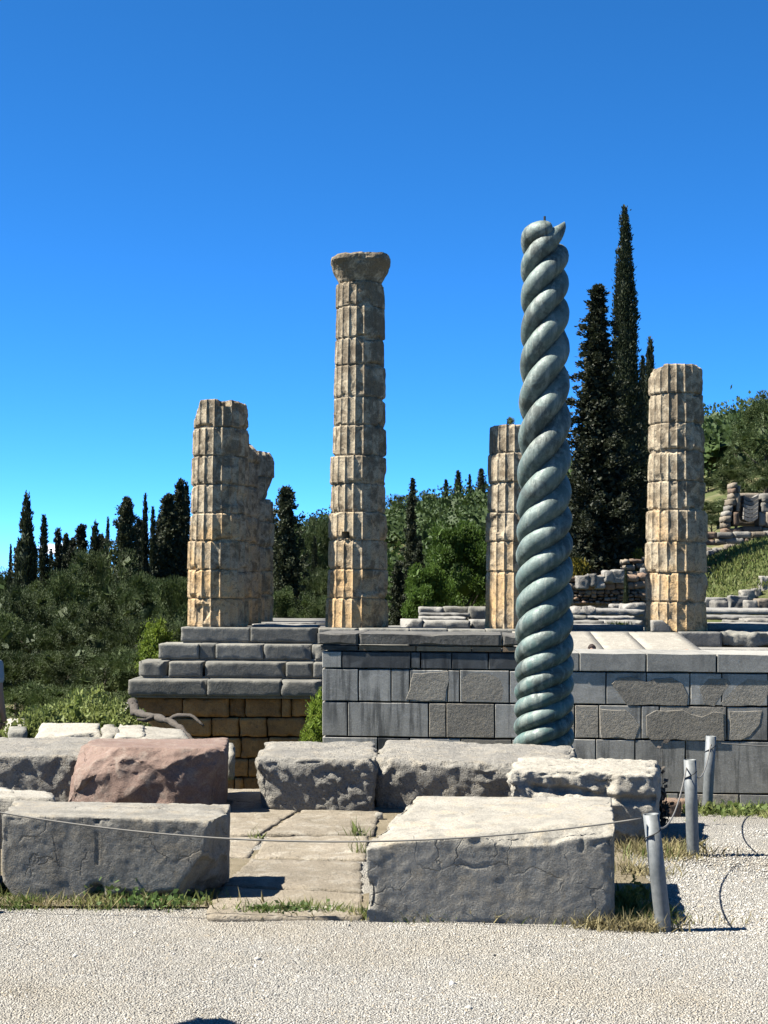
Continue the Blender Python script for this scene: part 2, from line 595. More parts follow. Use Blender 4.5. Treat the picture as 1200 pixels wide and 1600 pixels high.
def steel_mat():
    g = G('galvanised_steel')
    c = g.mix(g.ramp(g.noise(30, 6, 0.7), 0.35, 0.65), (0.17, 0.19, 0.20), (0.25, 0.27, 0.28))
    c = g.mix(g.math('MULTIPLY', g.ramp(g.noise(1, 5, 0.7, vec=g.map((40, 40, 5))), 0.5, 0.7), 0.5), c, (0.16, 0.165, 0.165))
    g.b.inputs['Metallic'].default_value = 0.15
    return g.fin(c, 0.6, g.bump(g.noise(60, 5), 0.2, 0.002), 0.4)


M_steel = steel_mat()
_g = G('wire_rope')
_g.b.inputs['Metallic'].default_value = 0.4
M_rope = _g.fin((0.30, 0.29, 0.27), 0.6, _g.bump(_g.n('ShaderNodeTexWave').outputs['Fac'], 0.3, 0.001))
_g = G('dark_wire')
M_wire = _g.fin((0.03, 0.03, 0.03), 0.6)


def leaf_mat(name, a, b, c2, tr=0.25, big=0.35):
    g = G(name)
    c = g.mix(g.ramp(g.noise(big, 4, 0.6), 0.35, 0.65), a, b)
    c = g.mix(g.ramp(g.noise(5, 4, 0.7), 0.45, 0.75), c, c2)
    r = g.ramp(g.rnd(), 0, 1, 0.75, 1.25)
    nd = g.n('ShaderNodeCombineColor')
    for i in range(3):
        g.set(nd.inputs[i], r)
    c = g.mix(1.0, c, nd.outputs[0], 'MULTIPLY')
    g.fin(c, 0.65, None, 0.2)
    t = g.n('ShaderNodeBsdfTranslucent')
    g.set(t.inputs[0], g.mix(1.0, c, KA, 'MULTIPLY'))
    mx = g.n('ShaderNodeMixShader')
    mx.inputs[0].default_value = tr
    g.t.links.new(g.b.outputs[0], mx.inputs[1])
    g.t.links.new(t.outputs[0], mx.inputs[2])
    g.t.links.new(mx.outputs[0], g.out.inputs[0])
    return g.m


L_cyp = leaf_mat('cypress_foliage', (0.028, 0.044, 0.020), (0.040, 0.056, 0.024), (0.062, 0.074, 0.038), 0.15)
L_pine = leaf_mat('pine_foliage', (0.054, 0.092, 0.027), (0.086, 0.128, 0.036), (0.145, 0.175, 0.062), 0.18)
L_con = leaf_mat('ragged_cypress_foliage', (0.036, 0.052, 0.025), (0.052, 0.066, 0.032), (0.085, 0.09, 0.05), 0.18)
L_broad = leaf_mat('green_foliage', (0.10, 0.20, 0.03), (0.14, 0.25, 0.04), (0.19, 0.29, 0.06), 0.35)
L_olive = leaf_mat('hill_foliage', (0.040, 0.074, 0.021), (0.07, 0.122, 0.03), (0.105, 0.15, 0.042), 0.25, 0.06)
L_bush = leaf_mat('bush_foliage', (0.20, 0.27, 0.07), (0.28, 0.34, 0.10), (0.38, 0.42, 0.15), 0.35, 4.0)
L_spring = leaf_mat('spring_green_foliage', (0.20, 0.32, 0.035), (0.28, 0.40, 0.055), (0.38, 0.47, 0.09), 0.4, 2.0)
L_yel = leaf_mat('yellow_flower_foliage', (0.16, 0.18, 0.05), (0.42, 0.33, 0.03), (0.55, 0.42, 0.03), 0.3, 3.0)
L_grass = leaf_mat('grass_blades', (0.17, 0.25, 0.065), (0.25, 0.31, 0.09), (0.38, 0.36, 0.16), 0.35, 3.0)
L_dry = leaf_mat('dry_grass_blades', (0.40, 0.35, 0.18), (0.52, 0.45, 0.25), (0.30, 0.31, 0.13), 0.3, 3.0)
L_weed = leaf_mat('weed_leaves', (0.10, 0.18, 0.05), (0.15, 0.24, 0.07), (0.22, 0.31, 0.11), 0.3, 8.0)
_g = G('bark')
M_bark = _g.fin(_g.mix(_g.noise(8, 8, 0.7), (0.07, 0.055, 0.042), (0.16, 0.13, 0.10)), 0.95, _g.bump(_g.noise(1, 6, 0.7, vec=_g.map((14, 14, 3))), 1, 0.04))
_g = G('dead_wood')
M_dead = _g.fin(_g.mix(_g.noise(9, 8, 0.7), (0.06, 0.052, 0.045), (0.17, 0.15, 0.13)), 0.95, _g.bump(_g.noise(18, 6, 0.7), 1, 0.02))


def gravel_mat():
    g = G('gravel')
    cell = g.n('ShaderNodeTexVoronoi')
    g.set(cell.inputs['Vector'], g.pos)
    cell.inputs['Scale'].default_value = 110
    bw = g.n('ShaderNodeSeparateColor')
    g.set(bw.inputs[0], cell.outputs['Color'])
    c = g.mix(g.ramp(bw.outputs[0], 0.0, 1.0), (0.44, 0.435, 0.418), (0.69, 0.68, 0.65))
    c = g.mix(g.ramp(g.noise(0.9, 5, 0.6), 0.4, 0.7, 0, 0.5), c, (0.52, 0.47, 0.38))
    c = g.mix(g.ramp(cell.outputs['Distance'], 0.35, 0.75, 0, 0.45), c, (0.22, 0.195, 0.16))
    h = g.math('MULTIPLY', cell.outputs['Distance'], -1.0)
    n = g.bump(g.noise(3, 5), 0.5, 0.03)
    return g.fin(c, 0.95, g.bump(h, 1.0, 0.02, n), 0.1)


M_gravel = gravel_mat()


def pebble_mat():
    g = G('gravel_pebbles')
    at_ = g.n('ShaderNodeAttribute', attribute_name='tint')
    f = at_.outputs['Fac']
    c = g.mix(g.ramp(f, 0.0, 0.75), (0.37, 0.366, 0.352), (0.71, 0.703, 0.675))
    c = g.mix(g.ramp(f, 0.80, 0.86), c, (0.58, 0.50, 0.39))
    c = g.mix(g.ramp(f, 0.90, 0.93), c, (0.28, 0.275, 0.265))
    c = g.mix(g.ramp(g.noise(0.9, 5, 0.6), 0.4, 0.7, 0, 0.35), c, (0.52, 0.455, 0.35))
    return g.fin(c, 0.9, None, 0.15)


M_peb = pebble_mat()


def earth_mat():
    g = G('dry_grass_earth')
    c = g.mix(g.ramp(g.noise(0.25, 8, 0.6), 0.4, 0.6), (0.10, 0.125, 0.045), (0.25, 0.22, 0.125))
    c = g.mix(g.ramp(g.noise(1.8, 8, 0.7), 0.45, 0.7), c, (0.09, 0.115, 0.04))
    c = g.mix(g.ramp(g.noise(0.035, 6, 0.6), 0.56, 0.66, 0, 0.8), c, (0.40, 0.35, 0.26))
    return g.fin(c, 0.95, g.bump(g.noise(4, 9, 0.7), 1.0, 0.1), 0.1)


M_earth = earth_mat()
_g = G('dry_soil')
_c = _g.mix(_g.ramp(_g.noise(3, 8, 0.65), 0.35, 0.65), (0.36, 0.31, 0.23), (0.25, 0.215, 0.15))
_c = _g.mix(_g.ramp(_g.noise(7, 6, 0.7), 0.55, 0.7, 0, 0.6), _c, (0.13, 0.14, 0.06))
M_soil = _g.fin(_c, 0.95, _g.bump(_g.noise(40, 8, 0.75), 1.0, 0.02), 0.1)

# ------------------------------------------------------------------ terrain
def terr(X, Y):
    X = np.asarray(X, float)
    Y = np.asarray(Y, float)
    z = -np.minimum(0.155 * np.clip(Y - 12.8 + 1.25 * sstep(X, 1.5, 2.1), 0, None), 3.4)
    z = z - 0.13 * np.clip(-X - 9, 0, 55) * sstep(Y, 22, 45)
    a = X / np.maximum(Y, 5.0)
    right = 3.4 + 2.3 * sstep(a, 0.05, 0.13) + 2.2 * sstep(a, 0.16, 0.26)
    z = z + right * sstep(a, 0.02, 0.10) * sstep(Y, 50, 76)
    z = z + 0.10 * np.clip(Y - 76, 0, 60) * sstep(a, 0.07, 0.2)
    A = np.interp(a, [-0.6, -0.25, -0.12, -0.05, 0.04, 0.12, 0.25, 0.6], [3, 6, 10, 15.5, 19.5, 19, 24, 34])
    z = z + A * sstep(Y, 95, 330)
    z = z + 0.02 * np.clip(Y - 330, 0, None) * sstep(a, -0.1, 0.1)
    return z


gx = np.unique(np.concatenate([-np.geomspace(1, 1500, 70)[::-1], np.linspace(-1, 1, 5), np.geomspace(1, 1500, 70), np.linspace(-30, 30, 61)]))
gy = np.unique(np.concatenate([np.linspace(-60, 12, 10), np.linspace(12, 110, 99), np.geomspace(110, 2500, 60)]))
X, Y = np.meshgrid(gx, gy, indexing='ij')
Z = terr(X, Y)
Pn = np.stack([X.ravel(), Y.ravel(), Z.ravel()], 1)
far = sstep(Pn[:, 1], 20, 60)
Pn[:, 2] += far * 0.5 * fbm(Pn * np.array([1, 1, 0]), 0.06, 4, 3) - 0.03
i, j = np.meshgrid(np.arange(len(gx) - 1), np.arange(len(gy) - 1), indexing='ij')
q = (i * len(gy) + j).ravel()
me = mesh_np('ground', Pn, np.stack([q, q + len(gy), q + len(gy) + 1, q + 1], 1), True)
tag(ob('ground', me, M_earth), kind='structure')

# gravel terrace, uneven
gx = np.linspace(-9, 9, 121)
gy = np.linspace(-4, 12.75, 121)
X, Y = np.meshgrid(gx, gy, indexing='ij')
Pn = np.stack([X.ravel(), Y.ravel(), 0 * X.ravel()], 1)
Pn[:, 2] = 0.004 + 0.012 * fbm(Pn, 0.9, 3, 5)
Pn[:, 1] = np.where(Pn[:, 1] > 8, 8 + (Pn[:, 1] - 8) * (1 - 0.265 * sstep(Pn[:, 0], 1.5, 2.1)), Pn[:, 1])
i, j = np.meshgrid(np.arange(120), np.arange(120), indexing='ij')
q = (i * 121 + j).ravel()
tag(ob('gravel_path', mesh_np('gravel_path', Pn, np.stack([q, q + 121, q + 122, q + 1], 1), True), M_gravel), kind='structure')


def gz(x, y):
    P = np.stack([np.asarray(x, float).ravel(), np.asarray(y, float).ravel(), 0 * np.asarray(x, float).ravel()], 1)
    return 0.004 + 0.012 * fbm(P, 0.9, 3, 5)


def pebbles(name, n, xr, yr, size, keep=None, seed=1, label=None):
    rg = np.random.default_rng(seed)
    x = rg.uniform(*xr, n)
    y = rg.uniform(*yr, n)
    if keep is not None:
        k = keep(x, y)
        x, y = x[k], y[k]
    n = len(x)
    octa = np.array([[1, 0, 0], [-1, 0, 0], [0, 1, 0], [0, -1, 0], [0, 0, 1], [0, 0, -1]], float)
    tris = np.array([[0, 2, 4], [2, 1, 4], [1, 3, 4], [3, 0, 4], [2, 0, 5], [1, 2, 5], [3, 1, 5], [0, 3, 5]])
    s = rg.uniform(size[0], size[1], n) * rg.choice([1, 1, 1, 1.5], n)
    V = octa[None] * (1 + 0.35 * rg.uniform(-1, 1, (n, 6, 1)))
    V = V * np.stack([np.ones(n), rg.uniform(0.6, 1, n), rg.uniform(0.45, 0.85, n)], 1)[:, None]
    ang = rg.uniform(0, 6.28, n)
    tl = rg.uniform(-0.7, 0.7, n)
    c, s_ = np.cos(tl)[:, None], np.sin(tl)[:, None]
    V = np.stack([V[..., 0] * c - V[..., 2] * s_, V[..., 1], V[..., 0] * s_ + V[..., 2] * c], -1)
    c, s_ = np.cos(ang)[:, None], np.sin(ang)[:, None]
    V = np.stack([V[..., 0] * c - V[..., 1] * s_, V[..., 0] * s_ + V[..., 1] * c, V[..., 2]], -1) * s[:, None, None]
    V = V + np.stack([x, y, gz(x, y) + 0.05 * s], 1)[:, None]
    Fc = (tris[None] + 6 * np.arange(n)[:, None, None]).reshape(-1, 3)
    me = mesh_np(name, V.reshape(-1, 3), Fc)
    a = me.attributes.new('tint', 'FLOAT', 'POINT')
    a.data.foreach_set('value', np.repeat(rg.uniform(0, 1, n), 6).astype(np.float32))
    o = ob(name, me, M_peb)
    tag(o, label, 'gravel', kind='stuff')
    return o


def keepf(x, y):
    yl = np.where(x < -0.15, 7.85, 7.5) + 0.12 * np.sin(5 * x)
    return (y < yl) | ((x > 1.36 + 0.20 * (y - 7.4)) & (y > 7.2))


pebbles('gravel', 105000, (-2.5, 2.8), (5.1, 8.0), (0.0024, 0.0050), keepf, 1, 'loose pale gravel covering the path in front of the blocks')
pebbles('gravel', 23000, (1.3, 3.6), (7.4, 11.3), (0.0045, 0.008), keepf, 2, 'loose pale gravel on the path right of the steel posts')

pebbles('loose_stones', 160, (-2.5, 2.8), (5.1, 7.9), (0.007, 0.013), keepf, 3, 'larger loose stones scattered over the gravel path')

# paving between the blocks
pav = tag(ob('paving', mesh_np('paving', [(-2.6, 7.9, 0.012), (1.5, 7.9, 0.012), (1.5, 12.6, 0.012), (-2.6, 12.6, 0.012)], [[0, 1, 2, 3]]), M_soil), kind='structure')
slabs = [  # px quad fl, fr, br, bl  and top height
    ((318, 1431), (566, 1431), (566, 1396), (345, 1384), 0.026),
    ((348, 1381), (566, 1392), (566, 1345), (392, 1341), 0.028),
    ((396, 1338), (572, 1342), (576, 1306), (416, 1306), 0.030),
    ((350, 1304), (404, 1304), (470, 1262), (362, 1250), 0.028),
    ((412, 1303), (584, 1303), (594, 1268), (474, 1264), 0.032),
    ((300, 1339), (388, 1339), (412, 1307), (330, 1307), 0.022),
    ((338, 1248), (470, 1260), (470, 1232), (340, 1232), 0.028),
    ((476, 1262), (640, 1266), (640, 1234), (478, 1236), 0.028),
]
for k, (a, b, c, d, h) in enumerate(slabs):
    P = [atz(*p, h) for p in (a, b, c, d)]
    dn = [np.array([p[0], p[1], -0.02]) for p in P]
    rock('slab', [[[dn[0], P[0]], [dn[3], P[3]]], [[dn[1], P[1]], [dn[2], P[2]]]], M_pave, pav, 0.022, 0.008, (0.006, 7), (0.007, 3.0), seed=300 + k, erode=0.02, ew=0.04, fine=0.002)

# ------------------------------------------------------------------ foreground blocks
GB = 'fallen stone blocks beside the path'


def B(label, C, mat, group=GB, **kw):
    o = rock('stone_block', C, mat, **kw)
    return tag(o, label, 'stone block', group)


def ck(Yc, *pp):
    return [(at(x, y, Yc)[0], at(x, y, Yc)[2]) for x, y in pp]


B('large grey block nearest the path with incised lines on its front, right of the paving',
  px_block((572, 1318, 7.62), (960, 1288, 7.62), (652, 1243, 8.62), (956, 1246, 8.60)), M_grey,
  res=0.0105, r=0.02, side=(0.003, 2.0), top=(0.006, 2.0), rid=0.0, ridf=7, fine=0.0012, erode=0.035, ew=0.06, seed=1, maxn=150,
  cuts=[(at(592, 1296, 7.70), (-0.50, -0.12, 0.80)), (at(640, 1300, 7.70), (-0.16, -0.42, 0.89)), (at(948, 1297, 7.62), (0.45, -0.75, 0.45)),
        (at(760, 1304, 7.64), (0.03, -0.55, 0.83)), (at(900, 1298, 7.63), (0.0, -0.7, 0.7)), (at(958, 1340, 7.62), (0.8, -0.6, 0.1))], cutn=0.012,
  cracks=[(ck(7.62, (908, 1330), (914, 1296)), 0.010, 0.010), (ck(7.62, (928, 1320), (944, 1312), (958, 1318)), 0.012, 0.012), (ck(7.62, (720, 1348), (740, 1356), (765, 1351)), 0.009, 0.005)])
B('grey block with a vertical crack and broken right end, nearest the path on the left',
  px_block((4, 1272, 8.05), (352, 1282, 8.05), (22, 1250, 8.62), (360, 1256, 8.62)), M_grey,
  res=0.0105, r=0.025, side=(0.003, 2.0), top=(0.005, 2.0), rid=0.0, ridf=7, fine=0.0012, erode=0.03, ew=0.05, seed=2, maxn=150,
  cuts=[(at(322, 1284, 8.05), (0.90, -0.5, -0.10)), (at(292, 1372, 8.05), (0.72, -0.35, -0.58)), (at(16, 1388, 8.05), (-0.8, -0.1, -0.5)), (at(210, 1398, 8.05), (0.1, -0.6, -0.8))], cutn=0.014,
  cracks=[(ck(8.05, (153, 1270), (151, 1284)), 0.018, 0.02), (ck(8.05, (150, 1392), (152, 1410)), 0.05, 0.06), (ck(8.05, (151, 1300), (152, 1350)), 0.008, 0.004)])
B('grey block cut by the left edge of the photo, beside the cracked block',
  px_block((-260, 1262, 8.15), (-6, 1268, 8.15), (-250, 1250, 8.7), (4, 1252, 8.7)), M_grey, res=0.025, r=0.03, side=(0.006, 3), erode=0.03, seed=3)
B('red stone block with broken sloping left side',
  px_block((98, 1172, 11.0), (352, 1172, 11.0), (150, 1154, 12.3), (357, 1153, 12.3)), M_pink,
  res=0.016, r=0.03, side=(0.006, 2.0), top=(0.008, 2.0), rid=0.002, ridf=6, fine=0.002, erode=0.04, ew=0.08, seed=4, maxn=110,
  cuts=[(at(140, 1200, 11.2), (-0.60, -0.36, 0.70)), (at(200, 1184, 11.1), (-0.05, -0.66, 0.74)), (at(256, 1230, 11.03), (-0.22, -0.97, 0.0)), (at(165, 1215, 11.1), (-0.38, -0.82, 0.42)),
        (at(262, 1235, 11.03), (0.34, -0.94, 0.05)), (at(340, 1230, 11.2), (0.85, -0.5, -0.1)), (at(120, 1235, 11.12), (-0.8, -0.5, 0.3)), (at(300, 1172, 11.1), (0.25, -0.6, 0.75))], cutn=0.012)
B('dark rough block at the left edge behind the cracked block',
  px_block((-150, 1182, 11.6), (140, 1180, 11.6), (-130, 1151, 12.9), (158, 1150, 12.9)), M_grey2,
  res=0.018, r=0.08, side=(0.012, 3), top=(0.010, 2.0), rid=0.016, ridf=10, fine=0.003, erode=0.06, ew=0.10, seed=5,
  cuts=[(at(150, 1190, 11.8), (0.85, -0.45, 0.25)), (at(60, 1170, 11.6), (-0.05, -0.75, 0.66))], cutn=0.02)
B('rough hammered grey block standing alone at the far end of the paving',
  px_block((397, 1186, 11.3), (590, 1188, 11.3), (412, 1158, 12.5), (586, 1158, 12.5), tl=(0.06, 0.03), tr=(-0.04, 0)), M_grey2,
  res=0.0145, r=0.08, side=(0.012, 3), top=(0.012, 2.5), rid=0.018, ridf=13, fine=0.003, erode=0.05, ew=0.1, seed=6,
  cuts=[(at(550, 1176, 11.3), (0.12, -0.6, 0.78)), (at(585, 1180, 11.5), (0.7, -0.2, 0.65)), (at(402, 1230, 11.3), (-0.8, -0.6, 0.0)), (at(410, 1185, 11.3), (-0.6, -0.4, 0.6))], cutn=0.02)
B('long rough grey block in front of the foot of the bronze column',
  px_block((585, 1186, 11.5), (890, 1200, 11.4), (606, 1154, 12.9), (900, 1163, 12.7)), M_grey2,
  res=0.0155, r=0.08, side=(0.015, 2.5), top=(0.012, 2.0), rid=0.018, ridf=10, fine=0.003, erode=0.06, ew=0.1, seed=7, maxn=110,
  cuts=[(at(600, 1190, 11.5), (-0.45, -0.55, 0.7)), (at(740, 1178, 11.5), (0.0, -0.6, 0.8)), (at(870, 1172, 11.6), (0.55, -0.35, 0.76)), (at(650, 1182, 11.5), (-0.1, -0.7, 0.7))], cutn=0.03)
B('pale eroded block with layered broken front, left of the steel posts',
  px_block((800, 1208, 9.95), (1024, 1212, 9.95), (806, 1183, 10.9), (1027, 1187, 10.9)), M_pale,
  res=0.014, r=0.03, side=(0.02, 3.0), top=(0.006, 2.0), rid=0.030, ridf=9, fine=0.006, erode=0.05, ew=0.08, seed=8,
  cuts=[(at(900, 1243, 9.95), (-0.10, -0.90, 0.42)), (at(830, 1215, 9.95), (-0.3, -0.7, 0.65)), (at(1000, 1290, 9.95), (0.0, -0.8, -0.6))], cutn=0.035,
  cracks=[(ck(9.95, (840, 1234), (860, 1238), (900, 1236), (935, 1246), (985, 1252), (1022, 1250)), 0.035, 0.05)])
B('low flat slab fragment behind the cracked block at the left edge',
  px_block((-30, 1243, 9.6), (92, 1247, 9.6), (-30, 1233, 10.3), (70, 1234, 10.3)), M_pale, res=0.03, r=0.03, side=(0.03, 4), erode=0.06, seed=9)
B('small flat stone lying on the slab at the left edge',
  px_block((-40, 1236, 9.9), (22, 1237, 9.9), (-40, 1229, 10.4), (18, 1230, 10.4), zb=0.2), M_pale, res=0.03, r=0.03, side=(0.02, 4), erode=0.05, seed=19)
# white fragments behind
B('bright white wedge fragment behind the dark block, leftmost of the pale row',
  px_block((48, 1152, 13.6), (154, 1148, 13.6), (68, 1129, 14.3), (156, 1130, 14.3), zb=-0.25), M_pale, res=0.03, r=0.02, side=(0.03, 4), erode=0.05, seed=10,
  cuts=[(at(62, 1140, 13.7), (-0.7, -0.5, 0.5)), (at(110, 1140, 13.65), (0.2, -0.85, 0.45))], cutn=0.03)
B('small upright pale fragment, second from the left in the pale row',
  px_block((157, 1150, 13.5), (184, 1150, 13.5), (157, 1130, 14.0), (184, 1129, 14.0), zb=-0.25), M_pale, res=0.03, r=0.03, side=(0.03, 4), erode=0.05, seed=11)
B('pale fragment with a square notch, third in the pale row behind the red block',
  px_block((180, 1152, 13.4), (226, 1150, 13.4), (188, 1131, 14.1), (228, 1132, 14.1), zb=-0.25), M_pale, res=0.03, r=0.02, side=(0.04, 5), erode=0.05, seed=12)
B('low pale fragment behind the red block, rightmost of the pale row',
  px_block((214, 1153, 13.3), (300, 1156, 13.3), (226, 1134, 14.2), (286, 1140, 14.2), zb=-0.25), M_pale, res=0.03, r=0.04, side=(0.035, 4), erode=0.06, seed=13,
  cuts=[(at(285, 1146, 13.6), (0.6, -0.3, 0.7))])
B('small pale stone leaning behind the right end of the red block',
  px_block((355, 1176, 12.9), (366, 1176, 12.9), (352, 1160, 13.2), (364, 1160, 13.2), zb=0.05), M_pale, group=None, res=0.03, r=0.03, side=(0.03, 6), seed=14)
B('pale stone on the slope left of the fallen branch, under the bush',
  px_block((200, 1105, 19.0), (206, 1112, 19.0), (178, 1098, 20.0), (204, 1097, 20.0), zb=-1.2), M_pale, group=None, res=0.06, r=0.03, side=(0.02, 4), seed=15)
B('small white topped stone at the left edge behind the dark block',
  px_block((9, 1136, 17.0), (42, 1134, 17.0), (10, 1122, 18.0), (40, 1122, 18.0), zb=-0.9), M_pale, group=None, res=0.05, r=0.04, side=(0.04, 4), erode=0.05, seed=16)
B('dark stone at the left edge below the white topped stone',
  px_block((14, 1140, 15.6), (42, 1140, 15.6), (14, 1134, 16.2), (42, 1134, 16.2), zb=-0.6), M_step, group=None, res=0.05, r=0.04, seed=17)

# ------------------------------------------------------------------ posts and ropes
def post(px_b, py_b, px_t, py_t, label, z0=0.0):
    b = atz(px_b, py_b, z0)
    t = at(px_t, py_t, b[1])
    ax = t - b
    L = np.linalg.norm(ax)
    root = empty('steel_post', b)
    path = np.array([[0, 0, 0], ax * 0.5, ax]) - np.array([0, 0, 0.0])
    path = np.concatenate([[-ax / L * 0.12], path])
    r = 0.0385
    V, Fc = tube(path, r, 28, False)
    Vi, Fi = tube(path, r - 0.005, 28, False)
    n = len(V)
    Fc = Fc + [[i + n for i in f[::-1]] for f in Fi]
    o4 = 3 * 28
    Fc += [[o4 + j, o4 + (j + 1) % 28, n + o4 + (j + 1) % 28, n + o4 + j] for j in range(28)]
    me = mesh_np('tube', np.concatenate([V, Vi]), Fc, True)
    ob('tube', me, M_steel, root)
    V, Fc = tube(np.array([ax * 0.93, ax * 0.935]), r - 0.004, 28, True)
    ob('end_plug', mesh_np('end_plug', V, Fc), M_steel, root)
    tag(root, label, 'post', 'steel rope posts along the path')
    return b, t


pa, ta = post(1037, 1452, 1017, 1272, 'leaning galvanised steel post nearest the path, right of the large grey block')
pb, tb = post(1083, 1338, 1078, 1187, 'upright galvanised steel post in the middle of the three')
pc, tc = post(1105, 1265, 1111, 1150, 'galvanised steel post farthest from the path, against the grey wall')
pd = np.array([-2.42, 7.75, 0])
tdv = np.array([-2.42, 7.75, 0.60])


def rope(name, a, b, sag, label, r=0.0045, cat='rope', grp='wire ropes of the path barrier', n=60):
    t = np.linspace(0, 1, n)[:, None]
    p = a + (b - a) * t
    p[:, 2] -= sag * 4 * (t * (1 - t))[:, 0]
    V, Fc = tube(p - a, r, 8)
    o = ob(name, mesh_np(name, V, Fc, True), M_rope, None, a)
    return tag(o, label, cat, grp)


lp = empty('steel_post', pd)
V, Fc = tube(np.array([[0, 0, -0.1], [0, 0, 0.3], [0, 0, 0.64]]), 0.0385, 24)
ob('tube', mesh_np('tube', V, Fc, True), M_steel, lp)
tag(lp, 'galvanised steel post just outside the left edge that holds the long wire rope', 'post', 'steel rope posts along the path')
ra = at(1003, 1279, ta[1] - 0.03)
rope('wire_rope', ra, tdv, 0.172, 'long sagging wire rope crossing in front of both nearest blocks')
rope('wire_rope', ta + np.array([0, 0, -0.035]), tb + np.array([-0.02, 0, -0.04]), 0.16, 'sagging wire rope between the nearest and the middle steel post')
rope('wire_rope', tb + np.array([0, 0, -0.03]), tc + np.array([0, 0, -0.05]), 0.16, 'sagging wire rope between the middle and the farthest steel post')
rope('wire_rope', tc + np.array([0, 0, -0.05]), np.array([4.4, 11.9, 0.50]), 0.04, 'wire rope running right from the farthest steel post along the wall')
for nm, a_, b_, lab in (('wire_loop', ta, pa, 'short wire loop through the top of the leaning steel post'), ('wire_loop', tb, pb, 'dark wire crossing the top of the middle steel post'),
                        ('wire_loop', tc, pc, 'dark wire crossing the top of the farthest steel post')):
    d = (b_ - a_) / np.linalg.norm(b_ - a_)
    A = np.linspace(-2.6, 2.6 - 1.6, 26)
    p = np.stack([np.sin(A) * 0.0415, -np.cos(A) * 0.0415, 0.02 * A], 1) + a_ + d * 0.09 - a_
    V, Fc = tube(p, 0.0028, 6)
    tag(ob(nm, mesh_np(nm, V, Fc, True), M_wire, None, a_), lab, 'wire', 'wires on the steel posts')

# ------------------------------------------------------------------ serpent column
YS = 16.0
tips = [377.4, 421, 466, 516, 570.5, 629.5, 687, 743.6, 792.6, 832, 869, 909, 950, 991.6, 1024, 1054, 1082, 1109.5, 1137, 1164, 1191, 1218]
tz = np.array([at(850, p, YS)[2] for p in tips])
zz = np.concatenate([[tz[0] + 2 * (tz[0] - tz[1]), tz[0] + (tz[0] - tz[1])], tz])[::-1]
th = (-math.pi / 2 + math.radians(22)) - (np.arange(len(zz)) - 2)[::-1] * 2 * math.pi / 3
_s = np.abs(np.gradient(zz))


def theta_of(z):
    return np.interp(z, zz, th)


def z_of(t):
    return np.interp(t, th, zz)


# smooth the step function a little
def z_s(t):
    return (z_of(t - 1.2) + 2 * z_of(t - 0.6) + 2 * z_of(t) + 2 * z_of(t + 0.6) + z_of(t + 1.2)) / 8


def outer(z):
    ys = [at(850, p, YS)[2] for p in (1180, 1100, 900, 700, 500, 380)]
    return np.interp(z, ys, np.array([47.5, 46.5, 45.3, 41.5, 38.5, 37.5]) / 150.0)


sb = at(850, 1190, YS)
zg = float(terr(sb[0], YS))
root = empty('serpent_column', (sb[0], YS, zg))
tag(root, 'tall green bronze column of three twisted serpent bodies', 'column')
zbase = zg + 0.12
V, Fc = tube(np.array([[0, 0, -0.1], [0, 0, 0.10], [0, 0, 0.14]]), [0.55, 0.55, 0.50], 40)
ob('base', mesh_np('base', V, Fc), M_grey, root)
seg = 22
t_lo = float(theta_of(at(850, 1215, YS)[2]))
ends = [float(theta_of(tz[0])) + 1.35, float(theta_of(tz[0])) + 2.75, float(theta_of(tz[0])) + 1.9]
TT0 = float(theta_of(tz[0]))
for k in range(3):
    # strand k goes through angle phase k*120 deg: param u is its own angle; height uses u - k*120deg family
    ph = k * 2 * math.pi / 3
    ph = [0.0, -2 * math.pi / 3, 2 * math.pi / 3][k]
    u_end = TT0 + [1.02, 2.05, -0.35][k]
    u = np.linspace(t_lo - 2.2, u_end, 560)
    zc = z_s(u)
    keep = zc > zbase - 0.05
    u = u[keep]
    z = zc[keep]
    if k == 1:      # flattens towards its end
        x_ = np.clip(u - (TT0 + 0.1), 0, None)
        z0_ = float(z_s(np.array([TT0 + 0.1]))[0])
        z = np.where(u > TT0 + 0.1, z0_ + 0.075 * (1 - np.exp(-x_ * 1.7)), z)
    s = np.interp(z, zz[:-1], np.diff(zz))
    s = np.convolve(np.pad(s, 20, 'edge'), np.ones(41) / 41, 'valid')
    Ho = outer(z)
    R = Ho * 0.6
    for _ in range(12):
        rad = 0.5 * 1.10 * s * np.cos(np.arctan2(3 * s, 2 * math.pi * R))
        R = Ho - rad
    tt = np.linspace(0, 1, len(u))
    rad = rad.copy()
    ang = u + ph
    dist = np.cumsum(np.concatenate([[0], np.hypot(np.diff(z), R[1:] * np.diff(u))]))
    tail = dist[-1] - dist
    if k == 1:      # blunt broken end
        f = np.clip(tail / 0.10, 0, 1)
        rad *= 0.62 + 0.38 * np.sqrt(np.clip(1 - (1 - f) ** 2, 0.0004, 1))
    elif k == 0:    # upturned pointed tip
        f = np.clip(tail / 0.26, 0, 1)
        rad *= 0.04 + 0.96 * f ** 0.7
        z = z + 0.09 * (1 - f) ** 2 - 0.03 * (1 - f)
        R = R + (1 - f) * 0.07
    else:
        f = np.clip(tail / 0.15, 0, 1)
        rad *= np.sqrt(np.clip(1 - (1 - f) ** 2, 0.0004, 1))
    path = np.stack([R * np.cos(ang), R * np.sin(ang), z - zg], 1)
    V, Fc = tube(path, rad, seg, True)
    n_ = fbm(V, 5, 4, 5 + k)
    V = V + 0.006 * n_[:, None] * (V - np.repeat(path, seg, 0)) / np.maximum(np.repeat(rad, seg)[:, None], 1e-3)
    ob('serpent_body', mesh_np('serpent_body', V, Fc, True), M_bronze, root)
tp = at(851, 338, YS)
